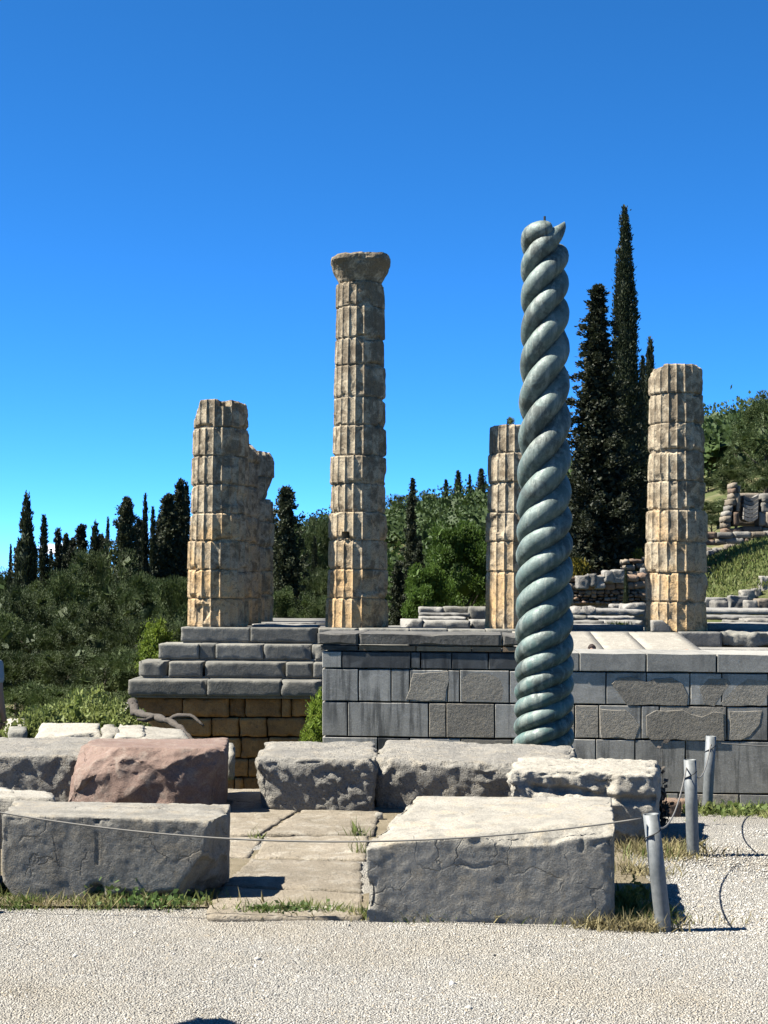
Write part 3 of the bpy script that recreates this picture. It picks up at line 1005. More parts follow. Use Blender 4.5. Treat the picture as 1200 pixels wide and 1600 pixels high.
V, Fc = tube(np.array([[tp[0] - sb[0], 0, tp[2] - zg - 0.30], [tp[0] - sb[0], 0, tp[2] - zg]]), 0.012, 8)
ob('pin', mesh_np('pin', V, Fc), M_wire, root)

# ------------------------------------------------------------------ grey altar wall
YW = 27.0
YAWW = math.radians(4.0)
W0 = at(503, 1100, YW)
WU = np.array([math.cos(YAWW), -math.sin(YAWW), 0])
WN = np.array([-math.sin(YAWW), -math.cos(YAWW), 0])     # outward


def onwall(px, py, off=0.0):
    d = ray(px, py)
    p0 = W0 + WN * off
    t = ((p0 - EYE) @ WN) / (d @ WN)
    return EYE + d * t


def prism(name, pts, n, thick, mat, parent, bev=0.012, org=None, wob=0.0, seed=0):
    """pts: front outline (world); extruded along -n by thick, bevelled front edge"""
    P = np.asarray(pts, float)
    if wob:
        # extra points along the edges for worn outlines
        Q = []
        for a, b in zip(P, np.roll(P, -1, 0)):
            m = max(1, int(np.linalg.norm(b - a) / 0.14))
            for k in range(m):
                Q.append(a + (b - a) * k / m)
        Q = np.array(Q)
        c = Q.mean(0)
        d = c - Q
        d /= np.linalg.norm(d, axis=1, keepdims=True)
        P = Q + d * (wob * np.clip(0.4 + fbm(Q, 3.0, 4, seed), 0, 2))[:, None]
    c = P.mean(0)
    d = c - P
    d /= np.maximum(np.linalg.norm(d, axis=1, keepdims=True), 1e-6)
    m = len(P)
    V = np.concatenate([P - n * thick, P - n * bev, P + d * bev * 1.3])
    o = P.mean(0) if org is None else np.asarray(org)
    fc = [list(range(2 * m, 3 * m))]
    for i in range(m):
        j = (i + 1) % m
        fc.append([i, j, m + j, m + i])
        fc.append([m + i, m + j, 2 * m + j, 2 * m + i])
    me = mesh_np(name, V - o, fc)
    # consistent normals: outline is given clockwise or not, let Blender sort it out
    import bmesh
    bm = bmesh.new()
    bm.from_mesh(me)
    bmesh.ops.recalc_face_normals(bm, faces=bm.faces)
    bm.to_mesh(me)
    bm.free()
    x = ob(name, me, mat, parent)
    x.location = o if parent is None else Vector(o) - parent.location
    return x


wall = empty('altar_wall', W0 * np.array([1, 1, 0]) + np.array([0, 0, -2.6]))
tag(wall, 'wall of blue grey marble blocks behind the twisted bronze column', 'wall')
# core behind the blocks
c0 = onwall(506, 1016, -0.30)
c1 = onwall(1262, 1016, -0.30)
bk = -WN * 2.2
pp = []
for z in (-2.9, onwall(800, 1021)[2]):
    for p in (c0, c1, c1 + bk, c0 + bk):
        pp.append([p[0], p[1], z])
core = ob('core', mesh_np('core', np.array(pp) - np.array(wall.location), [[0, 3, 2, 1], [4, 5, 6, 7], [0, 1, 5, 4], [1, 2, 6, 5], [2, 3, 7, 6], [3, 0, 4, 7]]), M_old, wall)


def wblock(x0, x1, y0, y1, mat, off=0.0, th=0.34, y0r=None, y1r=None, bev=0.008, wob=0.0, seed=0, name='block'):
    g_ = 0.7
    pts = [onwall(x0 + g_, y0 + g_, off), onwall(x1 - g_, (y0r or y0) + g_, off), onwall(x1 - g_, (y1r or y1) - g_, off), onwall(x0 + g_, y1 - g_, off)]
    return prism(name, pts, WN, th, mat, wall, bev, None, wob or 0.006, seed + int(x0))


def wfrag(pts, mat=None, off=0.004, seed=0, wob=0.03):
    return prism('old_fragment', [onwall(x, y, off) for x, y in pts], WN, 0.30, mat or M_old, wall, 0.006, None, wob, seed)


def wy(px, y):      # course line y given at x=650 follows the wall's perspective
    a = onwall(650, y)
    t = 0
    for _ in range(3):
        p = a + WU * t
        d = p - EYE
        x = 600 + F * (d @ _rt) / (d @ _fw)
        t += (px - x) / F * (d @ _fw)
    p = a + WU * t
    d = p - EYE
    return 800 - F * (d @ _up) / (d @ _fw)


def course(ya, yb, xs, mats, off=0.0, **kw):
    for k in range(len(xs) - 1):
        m_ = mats[k % len(mats)]
        if m_ is None:
            continue
        a, b = xs[k], xs[k + 1]
        wblock(a, b, wy(a, ya), wy(a, yb), m_, off=off + 0.004 * math.sin(k * 7.3 + ya), y0r=wy(b, ya), y1r=wy(b, yb), seed=k, **kw)


# left part: cornice, tan band, dark streaked course
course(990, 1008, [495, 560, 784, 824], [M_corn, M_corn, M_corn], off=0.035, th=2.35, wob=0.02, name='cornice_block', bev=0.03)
course(1009, 1018, [500, 560, 650, 737, 784, 826], [M_corn, M_tan, M_tan, M_tan, M_tan], off=0.014, th=0.5, name='band_block')
course(1019, 1045, [503, 534, 642, 657, 706, 763, 830], [M_marb, M_marbd, M_marbd, M_marbd, M_marbd, M_marbd])
course(1046, 1097, [503, 560, 611, 640, 700, 718, 796, 830], [M_marb, M_marb, M_marb, M_marb, M_marb, M_marb, M_marb])
course(1098, 1152, [503, 543, 670, 697, 773, 830], [M_marb, M_marb, M_old, M_old, M_marb])
course(1153, 1206, [503, 590, 640, 720, 800, 830], [M_marb, M_marbd, M_marb, M_old, M_marb])
course(1207, 1262, [503, 600, 700, 830], [M_marb, M_old, M_marb])
course(1263, 1300, [503, 620, 740, 830], [M_old, M_old, M_old])
wfrag([(634, 1093), (643, 1050), (701, 1048), (703, 1062), (697, 1096), (660, 1097)], seed=1)
wfrag([(719, 1060), (735, 1050), (768, 1052), (784, 1060), (790, 1076), (787, 1097), (722, 1096)], seed=2)
# right part: coping and patched courses
course(1017, 1046, [831, 905, 1010, 1120, 1262], [M_cope], off=0.03, th=2.2, name='coping_block')
course(1047, 1097, [831, 947, 1010, 1078, 1128, 1200, 1262], [M_marb])
course(1098, 1150, [831, 898, 936, 1002, 1030, 1136, 1200, 1262], [M_old, M_old, M_marb, M_marb, M_old, M_marb, M_marb])
course(1151, 1232, [831, 931, 992, 1071, 1112, 1262], [M_marb])
course(1233, 1262, [831, 960, 1060, 1155, 1262], [M_marb, M_marb, M_old, M_marb])
course(1263, 1300, [831, 1000, 1140, 1262], [M_old])
wfrag([(953, 1068), (962, 1058), (985, 1056), (1010, 1064), (1024, 1058), (1052, 1057), (1070, 1068), (1078, 1088), (1074, 1103), (978, 1104)], seed=3, off=0.008)
wfrag([(1090, 1076), (1106, 1060), (1138, 1058), (1144, 1068), (1128, 1088), (1116, 1104), (1098, 1102)], seed=4)
wfrag([(1124, 1100), (1150, 1072), (1168, 1060), (1204, 1062), (1200, 1090), (1190, 1104), (1128, 1104)], seed=5)
wfrag([(936, 1107), (978, 1108), (992, 1120), (1000, 1134), (992, 1155), (938, 1155)], seed=6, off=0.008)
wfrag([(1008, 1118), (1024, 1110), (1066, 1108), (1080, 1116), (1098, 1120), (1116, 1112), (1132, 1114), (1134, 1158), (1014, 1157), (1009, 1150)], seed=7, off=0.02)
wfrag([(1138, 1110), (1192, 1110), (1188, 1132), (1172, 1150), (1158, 1158), (1138, 1158)], seed=8)

# ------------------------------------------------------------------ temple: stepped platform
YT = 40.0
tb_ = at(341, 978, YT)
ZS = tb_[2]                                   # stylobate level
temple = empty('temple_platform', (tb_[0], YT - 1.1, -3.4))
tag(temple, 'stepped grey stone platform with brown foundation that carries the columns', 'temple platform')
TO = np.array(temple.location)


def tblock(x0, x1, y0, y1, z0, z1, mat, name, seed, r=0.03, side=0.004, er=0.025, res=0.055, cuts=()):
    o = rock(name, box8(x0, x1, y0, y1, z0, z1), mat, None, res, r, (side, 3), (side, 2), seed=seed, erode=er, maxn=34, cuts=cuts, smooth=False, ew=0.045, rk=0.2, cutn=0.014)
    o.parent = temple
    o.location = Vector(o.location) - temple.location
    return o


def txz(px, py, Y):
    p = at(px, py, Y)
    return p[0], p[2]


rs = random.Random(5)
sh = 0.405
steps = [(282, [282, 391, 497, 560, 640, 700, 760, 830], 38.85, 0), (248, [248, 311, 337, 412, 487, 560, 640], 38.1, 1),
         (216, [216, 264, 320, 447, 490, 560], 37.35, 2), (201, [201, 324, 440, 503, 600], 36.6, 3)]
for left, xs, yf, k in steps:
    zt = ZS - sh * k
    for q_ in range(len(xs) - 1):
        xa = at(xs[q_], 1000, yf)[0]
        xb = at(xs[q_ + 1], 1000, yf)[0]
        cu = []
        for sgn, xe in ((-1, xa), (1, xb)):
            if rs.random() < 0.5:
                cu.append(((xe - sgn * rs.uniform(0.03, 0.22), yf, zt - rs.uniform(0.0, 0.14)), (sgn * rs.uniform(0.4, 0.9), -rs.uniform(0.4, 1.0), rs.uniform(-0.1, 0.7))))
        if rs.random() < 0.35:
            cu.append(((rs.uniform(xa, xb), yf + 0.02, zt - 0.03), (rs.uniform(-0.3, 0.3), -0.7, 0.6)))
        wg = 0.05 if (k == 2 and q_ in (0, 1)) else 0.004
        tblock(xa + 0.004, xb - wg, yf + rs.uniform(-0.04, 0.04), yf + 1.6, zt - sh + 0.03, zt - rs.uniform(0, 0.02), M_step, 'step_block', 500 + 20 * k + q_,
               r=0.015, er=0.03, side=0.005, cuts=cu)
    # undercut strip that shades the joint
    xb = at(xs[-1], 1000, yf)[0]
    tblock(at(left, 1000, yf)[0] + 0.06, xb, yf + 0.07, yf + 1.4, zt - sh - 0.03, zt - sh + 0.05, M_step, 'bedding_course', 590 + k, r=0.01, er=0.02, res=0.3)
# stylobate edge continuing right, seen over the wall
xs = [830, 900, 1000, 1062]
for q_ in range(3):
    tblock(at(xs[q_], 985, 38.85)[0], at(xs[q_ + 1], 985, 38.85)[0] - 0.01, 38.85, 40.4, ZS - 0.45, ZS - 0.06, M_step, 'step_block', 620 + q_)
tblock(at(1063, 985, 38.85)[0], at(1128, 985, 38.85)[0], 38.85, 40.4, ZS - 0.42, ZS - 0.04, M_floor, 'step_block', 625, er=0.02)
tblock(at(1129, 985, 38.9)[0], at(1235, 985, 38.9)[0], 38.95, 40.4, ZS - 0.42, ZS - 0.06, M_step, 'rough_core_block', 626, side=0.09, er=0.1, res=0.06)
tblock(at(1078, 1010, 37.6)[0], at(1240, 1010, 37.6)[0], 37.6, 38.9, ZS - 0.83, ZS - 0.42, M_floor, 'step_block', 627, er=0.03)
# platform core and floor
xl, xr = at(300, 980, 39.5)[0], 12.6
core = ob('core', mesh_np('core', np.array([(x, y, z) for z in (-3.6, ZS - 0.06) for (x, y) in ((xl, 39.6), (xr, 39.6), (xr, 45.5), (xl, 45.5))]) - TO,
                          [[0, 3, 2, 1], [4, 5, 6, 7], [0, 1, 5, 4], [1, 2, 6, 5], [2, 3, 7, 6], [3, 0, 4, 7]]), M_step, temple)
# flank strip for the columns behind
o = tblock(xl, xl + 3.2, 45.6, 56, -3.5, ZS - 0.02, M_step, 'flank_course', 640, res=0.8)
# brown foundation courses
fy = 36.85
rows = [(1090, 1121, [212, 286, 358, 383, 440, 455, 492]), (1121, 1152, [214, 330, 374, 417, 478, 496]), (1152, 1185, [214, 290, 376, 420, 486]),
        (1185, 1215, [214, 280, 352, 388, 430, 488]), (1215, 1252, [214, 300, 366, 380, 440, 492]), (1252, 1300, [214, 300, 380, 450, 492])]
for k, (ya, yb, xs) in enumerate(rows):
    for q_ in range(len(xs) - 1):
        xa, zt = txz(xs[q_], ya, fy)
        xb, zb = txz(xs[q_ + 1], yb, fy)
        tblock(xa + 0.012, xb - 0.012, fy + rs.uniform(-0.06, 0.05), fy + 0.9, zb + 0.015, zt - 0.01, M_poros, 'foundation_block', 660 + 10 * k + q_, r=0.06, side=0.018, er=0.05, res=0.06)
xa, zt = txz(216, 1092, 37.8)
xb, zb = txz(505, 1300, 37.8)
tblock(xa + 0.1, xb + 0.8, 37.9, 39.4, zb, zt, M_poros, 'foundation_core', 730, res=0.5)

# fill behind the wall so that visitors have ground to stand on
fx0, fx1 = -0.2, 13.0
tag(ob('terrace', mesh_np('terrace', [(x, y, z) for z in (-3.6, -1.15) for (x, y) in ((fx0, 29.6), (fx1, 28.9), (fx1, 37.2), (fx0, 37.2))],
                          [[0, 3, 2, 1], [4, 5, 6, 7], [0, 1, 5, 4], [1, 2, 6, 5], [2, 3, 7, 6], [3, 0, 4, 7]]), M_earth), kind='structure')

# ramp
ramp = empty('ramp', (6.0, 38.8, ZS))
tag(ramp, 'sloping pale stone ramp rising to the column front, behind the wall', 'ramp')
rx0 = at(800, 987, 38.8)[0]
rt0 = at(1060, 987, 38.8)[0]
rb0 = at(1092, 1021, 36.2)[0]
RL = [(rx0, 38.8, ZS - 0.05), (rt0, 38.8, ZS - 0.05), (rx0, 30.5, -1.0), (rb0 + 1.0, 30.5, -1.0)]


def rp(u, v, dz=0.0):     # u across 0..1, v down 0..1
    a = np.array(RL[0]) * (1 - u) + np.array(RL[1]) * u
    b = np.array(RL[2]) * (1 - u) + np.array(RL[3]) * u
    p = a * (1 - v) + b * v
    p[2] += dz
    return p


rowsv = [0, 0.235, 0.33, 0.56, 0.8, 1.0]
for k in range(5):
    us = [0, 0.28, 0.55, 0.80, 1.0] if k % 2 else [0, 0.18, 0.47, 0.70, 1.0]
    for q_ in range(4):
        g_ = 0.0015
        u0, u1, v0, v1 = us[q_] + g_ * (q_ > 0), us[q_ + 1] - g_ * (q_ < 3), rowsv[k] + 0.001, rowsv[k + 1] - 0.001
        dz = rs.uniform(-0.012, 0.012)
        C = [[[rp(u0, v1, -0.3), rp(u0, v1, dz)], [rp(u0, v0, -0.3), rp(u0, v0, dz)]], [[rp(u1, v1, -0.3), rp(u1, v1, dz)], [rp(u1, v0, -0.3), rp(u1, v0, dz)]]]
        o = rock('ramp_slab', C, M_ramp, None, 0.2, 0.01, (0.003, 2), (0.004, 1.5), seed=760 + 10 * k + q_, erode=0.01, maxn=14, smooth=False)
        o.parent = ramp
        o.location = Vector(o.location) - ramp.location
V = [rp(u, v, dz) for dz in (-0.8, -0.12) for (u, v) in ((0.01, 1), (0.99, 1), (0.99, 0), (0.01, 0))]
ob('ramp_core', mesh_np('ramp_core', np.array(V) - np.array(ramp.location), [[0, 3, 2, 1], [4, 5, 6, 7], [0, 1, 5, 4], [1, 2, 6, 5], [2, 3, 7, 6], [3, 0, 4, 7]]), M_step, ramp)

# ------------------------------------------------------------------ stones lying on the platform
GF = 'stones lying on the temple platform'


def S(label, x0, x1, ytop, ybot, Y, depth, mat=None, seed=0, er=0.06, side=0.02, cuts=(), zb=None, group=GF, name='stone_block', tl=0.0, res=0.1):
    a, b = at(x0, ytop, Y), at(x1, ytop, Y)
    zbot = at(x0, ybot, Y)[2] if zb is None else zb
    C = box8(a[0], b[0], Y, Y + depth, zbot, a[2])
    if tl:
        C = np.array(C)
        C[:, 1, 1, 2] += tl
    o = rock(name, C, mat or M_floor, None, res * 0.7, 0.03, (side, 3), (side, 2), seed=seed, erode=er, maxn=34, cuts=cuts, ew=0.07, rk=0.3)
    return tag(o, label, 'stone block', group)


S('low grey block at the left of the stone pile between the columns', 626, 661, 968, 983, 41.2, 1.6, seed=801, cuts=[(at(640, 972, 41.2), (-0.7, -0.3, 0.65))])
S('wide grey block at the front of the stone pile between the columns', 661, 735, 970, 983, 41.2, 1.8, seed=802)
S('small grey block beside the third column, right end of the stone pile', 737, 776, 969, 984, 41.4, 1.5, seed=803)
S('thin slab in the middle of the stone pile', 656, 729, 964, 970, 43.2, 1.6, seed=804)
S('second thin slab higher in the stone pile', 656, 735, 958, 964, 44.6, 1.2, M_floor, seed=805)
S('square grey block at the back left of the stone pile', 655, 694, 949, 960, 45.8, 1.2, seed=806, er=0.1)
S('broad dark block at the back right of the stone pile', 694, 733, 948, 968, 46.0, 1.2, M_step, seed=807)
S('dark upright block behind the third column in the stone pile', 733, 790, 948, 972, 45.4, 1.2, M_step, seed=808)
S('flat stone strip beside the corner column', 392, 498, 976, 980, 40.6, 1.4, seed=809, er=0.03)
S('thin slab lying on the stone strip beside the corner column', 412, 492, 973, 976, 42.6, 1.0, seed=810, er=0.03)
# right hand floor
S('long pale slab along the front edge, left of the right column', 880, 1006, 976, 986, 40.8, 1.6, seed=820, er=0.05)
S('grey slab behind the front edge, left of the right column', 880, 945, 970, 978, 43.0, 1.4, seed=821)
S('broken slab with a tuft of grass, left of the right column', 946, 1004, 969, 978, 43.2, 1.4, seed=822, er=0.1)
S('long flat pale slab in the middle distance, left of the right column', 916, 994, 963, 969, 46.5, 2.2, seed=823)
S('dark grey slab beside the bronze column on the platform', 870, 918, 962, 970, 46.0, 1.6, M_step, seed=824)
S('wide pale paving slab at the back of the platform', 890, 1008, 952, 962, 51.0, 7.0, seed=825, er=0.05)
S('rounded grey boulder at the back of the platform', 896, 931, 948, 963, 50.0, 1.5, M_ruing, seed=826, er=0.15, side=0.06)
S('smooth dark boulder left of the right column', 974, 1010, 943, 956, 55.0, 1.2, M_ruing, seed=827, er=0.15, side=0.04, cuts=[(at(978, 948, 55), (-0.6, -0.3, 0.7))])
S('small pale stone before the boulder left of the right column', 956, 976, 944, 951, 57.0, 1.0, M_ruing, seed=828, er=0.1)
S('pale marble fragment leaning on the foot of the right column', 1019, 1048, 969, 988, 39.15, 0.28, M_ruing, seed=829, er=0.02, side=0.006, res=0.07,
  cuts=[(at(1042, 974, 39.15), (0.6, 0, 0.8))])
S('pale floor slab right of the right column', 1100, 1250, 962, 968, 44.0, 2.0, seed=830, er=0.04)
S('grey floor slab at the front right of the right column', 1104, 1240, 974, 986, 40.8, 1.8, seed=831, er=0.05)
S('dark low stone right of the right column', 1140, 1166, 969, 975, 42.8, 1.0, M_step, seed=832)
S('pale boulder at the right edge of the platform', 1166, 1210, 966, 976, 43.0, 1.2, M_ruing, seed=833, er=0.12)
S('wide pale paving at the right edge behind the right column', 1095, 1300, 952, 960, 51.0, 9.0, seed=834, er=0.04)
S('small square block on the floor right of the right column', 1118, 1138, 940, 957, 60.0, 1.2, M_ruing, seed=835)
S('flat stone under the standing slabs at the right edge', 1136, 1180, 957, 961, 57.0, 1.6, M_ruing, seed=836)

# ------------------------------------------------------------------ columns
def drum(z0, z1, R0, R1, seed, rot, dmg=0.5, cuts=(), rows=17, holes=()):
    nf, sf = 20, 7
    n = nf * sf
    A = np.arange(n) / n * 2 * math.pi
    t = (np.arange(n) % sf) / sf
    prof = np.sqrt(np.clip(1 - (2 * t - 1) ** 2, 0, 1))
    vs_ = np.linspace(0, 1, rows)
    vs_ = 0.5 - 0.5 * np.cos(vs_ * math.pi) * 0.35 - 0.5 * (1 - 2 * vs_) * 0.65
    a, v = np.meshgrid(A, vs_, indexing='xy')
    fl = np.tile(prof, (rows, 1)).ravel()
    a = a.ravel()
    v = v.ravel()
    R = R0 + (R1 - R0) * v
    z = z0 + (z1 - z0) * v
    Pc = np.stack([R * np.cos(a), R * np.sin(a), z], 1)
    Ps = Pc + seed * 3.1
    worn = sstep(fbm(Ps, 1.3, 4, seed) + 0.35 * np.cos(a - 0.35), 0.05, 0.75) * dmg      # north-east side more worn
    r = R - 0.060 * R * fl * (1 - 0.8 * worn)
    r -= worn * 0.05 * (1 + fbm(Ps, 3.0, 4, seed + 3))
    h = z1 - z0
    de = np.minimum(v, 1 - v) * h
    edge = 1 - sstep(de, 0.0, 0.11)
    r -= edge * (0.15 * np.clip(fbm(Ps, 2.6, 4, seed + 9) - 0.10 + 0.16 * np.cos(a - 0.2), 0, 1) * (0.5 + dmg))
    r -= 0.02 * (1 - sstep(de, 0, 0.03))
    r += 0.006 * fbm(Ps, 7, 4, seed + 5)
    for (x0, x1, h0, h1) in holes:
        xx, yy = R * np.cos(a + rot), R * np.sin(a + rot)
        r = np.where((xx > x0) & (xx < x1) & (yy < 0) & (z > h0) & (z < h1), r * 0.45, r)
    # a few knocked out chunks
    ch = sstep(fbm(Ps, 1.1, 2, seed + 21), 0.62, 0.85)
    r -= 0.10 * ch * dmg
    P = np.stack([r * np.cos(a + rot), r * np.sin(a + rot), z + 0.012 * edge * fbm(Ps, 4, 3, seed + 2)], 1)
    for k, (pt, nn) in enumerate(cuts):
        nn = np.asarray(nn, float)
        nn /= np.linalg.norm(nn)
        s = (P - np.asarray(pt, float)) @ nn
        over = np.maximum(s - 0.05 * fbm(P, 3.0, 4, seed + 60 + k), 0)
        P = P - over[:, None] * nn
    i, j = np.meshgrid(np.arange(rows - 1), np.arange(n), indexing='ij')
    a0 = (i * n + j).ravel()
    a1 = (i * n + (j + 1) % n).ravel()
    Fq = np.stack([a0, a1, a1 + n, a0 + n], 1).tolist()
    cb = len(P)
    P = np.concatenate([P, [[0, 0, z0], [0, 0, P[-n:, 2].mean()]]])
    Fq += [[cb, (q + 1) % n, q] for q in range(n)]
    tb0 = (rows - 1) * n
    Fq += [[cb + 1, tb0 + q, tb0 + (q + 1) % n] for q in range(n)]
    return P, Fq


def column(label, px_c, py_base, Y, bounds, Rb, Rt_full, dmg=0.5, seed=0, topcuts=(), capital=None, cuts_by=None, hfull=9.0, holes_by=None):
    b = at(px_c, py_base, Y)
    root = empty('fluted_column', b)
    tag(root, label, 'column', 'standing temple columns')
    zs = [at(px_c, p, Y - 0.68)[2] - b[2] for p in bounds]      # bottom -> top
    zs[0] = 0.0
    rg = random.Random(seed)
    for k in range(len(zs) - 1):
        z0, z1 = zs[k], zs[k + 1]
        R0 = Rb + (Rt_full - Rb) * z0 / hfull
        R1 = Rb + (Rt_full - Rb) * z1 / hfull
        gap = 0.008
        rj = rg.uniform(-0.022, 0.018)
        R0 += rj
        R1 += rj
        cu = list((cuts_by or {}).get(k, ()))
        if k == len(zs) - 2 and topcuts:
            cu += list(topcuts)
        P, Fq = drum(z0 + gap * (k > 0), z1 - gap, R0, R1, seed * 31 + k, 0.157 + rg.uniform(-0.009, 0.009), dmg * rg.uniform(0.6, 1.35), cuts=cu, rows=25 if k in (holes_by or {}) else 15, holes=(holes_by or {}).get(k, ()))
        off = np.array([rg.uniform(-0.02, 0.02), rg.uniform(-0.02, 0.02), 0])
        ob('drum', mesh_np('drum', P + off, Fq), M_col, root)
        # recessed joint core
        if k > 0:
            V, Fc = tube(np.array([[0, 0, z0 - 0.05], [0, 0, z0 + 0.05]]), R0 * 0.86, 24)
            ob('joint', mesh_np('joint', V, Fc), M_col, root)
    if capital:
        capital(root, zs[-1], b)
    return root, b


def mk_capital(root, z0, b):
    n, rows = 80, 16
    top = at(563, 393, YT - 0.78)[2] - b[2]
    h = top - z0
    A = np.linspace(0, 2 * math.pi, n, endpoint=False)
    V = []
    prof = [(0.0, 0.55), (0.08, 0.585), (0.3, 0.665), (0.5, 0.74), (0.68, 0.805), (0.78, 0.835), (0.93, 0.83), (1.0, 0.79)]
    vv = np.linspace(0, 1, rows)
    rr = np.interp(vv, [p[0] for p in prof], [p[1] for p in prof])
    a, v = np.meshgrid(A, vv, indexing='xy')
    a = a.ravel()
    v = v.ravel()
    R = np.repeat(rr, n)
    P = np.stack([R * np.cos(a), R * np.sin(a), z0 + 0.01 + v * h], 1)
    R = R + sstep(v, 0.4, 0.8) * 0.05 * np.cos(4 * a) * -1
    R = R - 0.07 * sstep(v, 0.45, 0.9) * np.clip(fbm(P, 2.6, 4, 77), 0, 1) + 0.016 * fbm(P, 6, 4, 78)
    zt = z0 + 0.01 + v * h + sstep(v, 0.6, 1) * 0.05 * fbm(P, 2.5, 4, 79) - sstep(v, 0.6, 1) * 0.10 * np.clip(-np.cos(a) - 0.55, 0, 1)
    P = np.stack([R * np.cos(a), R * np.sin(a), zt], 1)
    i, j = np.meshgrid(np.arange(rows - 1), np.arange(n), indexing='ij')
    a0 = (i * n + j).ravel()
    a1 = (i * n + (j + 1) % n).ravel()
    Fq = np.stack([a0, a1, a1 + n, a0 + n], 1).tolist()
    P = np.concatenate([P, [[0, 0, z0], [0, 0, P[-n:, 2].mean() + 0.02]]])
    Fq += [[rows * n, (q + 1) % n, q] for q in range(n)]
    Fq += [[rows * n + 1, (rows - 1) * n + q, (rows - 1) * n + (q + 1) % n] for q in range(n)]
    ob('capital', mesh_np('capital', P, Fq), M_col, root)


RB, RT = 0.815, 0.665
r1, b1 = column('broken fluted corner column with a square hole in its top, leftmost', 341.5, 979, YT, [980, 935, 890, 845, 802, 757, 712, 667, 623], 0.815, 0.69, 0.55, 1,
                topcuts=[((-0.52, 0, 5.9), (-0.85, -0.1, 0.30)), ((0.50, 0, 5.92), (0.6, -0.2, 0.75)), ((0.62, 0, 5.7), (0.95, -0.1, 0.2))], holes_by={7: [(-0.03, 0.30, 5.68, 5.90)]},
                cuts_by={5: [((0.0, -0.72, 4.4), (0.35, -1, 0.35))], 6: [((0.3, -0.70, 5.0), (0.5, -1, -0.2))]})
column('tallest fluted column, the only one that keeps its capital', 558.5, 982, YT, [982, 935, 889.5, 844, 800, 755, 711, 663, 618.5, 569, 526, 476, 437], RB, 0.63, 0.55, 2, capital=mk_capital, holes_by={3: [(-0.42, -0.24, 2.31, 2.48)]})
column('fluted column partly hidden behind the bronze serpent column', 805.5, 983, YT, [983, 893, 846, 800, 753, 707, 662], RB, 0.66, 0.35, 3)
column('broken fluted column right of the cypress trees, rightmost', 1057, 987, YT, [987, 940.5, 894.6, 846, 796.5, 751, 704, 660, 613, 567], 0.83, 0.66, 0.5, 4,
       topcuts=[((-0.60, 0, 6.75), (-0.75, -0.15, 0.5))])
column('shorter broken column just behind the corner column', 364, 976, 44.2, [976, 935, 893, 850, 806, 762, 722, 686], RB, 0.66, 0.45, 5,
       topcuts=[((0.42, 0, 5.15), (0.75, -0.1, 0.66))])
column('eroded column farthest back behind the corner column', 387, 974, 48.3, [974, 930, 892, 853, 815, 781, 744, 704], RB, 0.74, 0.45, 6,
       cuts_by={5: [((0.66, 0, 4.35), (0.9, 0, -0.35))], 6: [((0.62, 0, 5.35), (0.8, 0, 0.6))]})

# ------------------------------------------------------------------ ruins behind, right
def stone_set(name, root, cells, Y, mats, depth=0.5, seed=0, r=0.05, side=0.03, er=0.05, jit=0.06, res=0.14):
    """cells: px rectangles (x0,x1,y0,y1[,Y])"""
    rg = random.Random(seed)
    for k, c in enumerate(cells):
        yy = (c[4] if len(c) > 4 else Y) + rg.uniform(-jit, jit)
        a = at(c[0], c[2], yy)
        b = at(c[1], c[3], yy)
        o = rock(name, box8(a[0] + 0.01, b[0] - 0.01, yy, yy + depth, b[2] + 0.01, a[2]), mats[rg.randrange(len(mats))], None, res, r, (side, 2.5), (side, 2),
                 seed=seed * 50 + k, erode=er, maxn=12, smooth=False)
        o.parent = root
        o.location = Vector(o.location) - root.location


def rubble_rows(x0, x1, y0, y1, hpx, seed, skew=0.0, ragged=0.0, wr=(1.2, 2.6)):
    rg = random.Random(seed)
    out = []
    y = y1
    while y > y0 + 1:
        h = hpx * rg.uniform(0.8, 1.2)
        x = x0 + rg.uniform(-2, 2)
        while x < x1:
            wd = h * rg.uniform(*wr)
            yt = max(y - h, y0) + rg.uniform(-ragged, ragged)
            out.append((x, min(x + wd, x1), yt + skew * (x - x0), y + skew * (x - x0)))
            x += wd
        y -= h
    return out


p = at(950, 940, 66)
rw = empty('polygonal_wall', (p[0], 66, p[2] - 0.5))
tag(rw, 'low wall of reddish rough stones below the cypress trees', 'wall')
cells = rubble_rows(884, 1012, 900, 922, 13, 3, -0.02, 2) + rubble_rows(884, 1012, 922, 944, 5.5, 4, 0.0, 1)
stone_set('stone', rw, [c for c in cells if c[1] - c[0] > 2.5], 66.0, [M_ruinr, M_ruinr, M_ruin], 0.6, 61, er=0.08, r=0.1, side=0.06)
bx = rock('backing', box8(at(880, 905, 66.3)[0], at(1030, 905, 66.3)[0], 66.45, 67.6, -0.5, at(900, 908, 66.3)[2]), M_ruin, None, 0.5, 0.05, seed=3)
bx.parent = rw
bx.location = Vector(bx.location) - rw.location
GR = 'boulders on the low red wall'
for k, (x0, x1, y0, y1, lab) in enumerate([(902, 920, 899, 914, 'rounded grey boulder on the left end of the low red wall'), (919, 932, 896, 910, 'pale pointed boulder on the low red wall'),
                                          (930, 946, 900, 914, 'flat grey boulder in the middle of the low red wall'), (944, 960, 892, 904, 'large grey boulder on the low red wall below the cypress trunk'),
                                          (958, 976, 890, 905, 'square grey boulder right of the cypress trunk on the low red wall')]):
    S(lab, x0, x1, y0, y1 + 6, 65.7, 1.0, M_ruing, 900 + k, 0.14, 0.05, group=GR, name='boulder', res=0.08)
p = at(1000, 900, 69)
rw2 = empty('retaining_wall', (p[0], 69, p[2] - 2))
tag(rw2, 'sloping rubble retaining wall left of the right column', 'wall')
stone_set('stone', rw2, rubble_rows(972, 1030, 872, 934, 11, 8, -0.12, 2), 69.0, [M_ruinr, M_ruin, M_ruing], 0.8, 62, er=0.1, r=0.12, side=0.06)

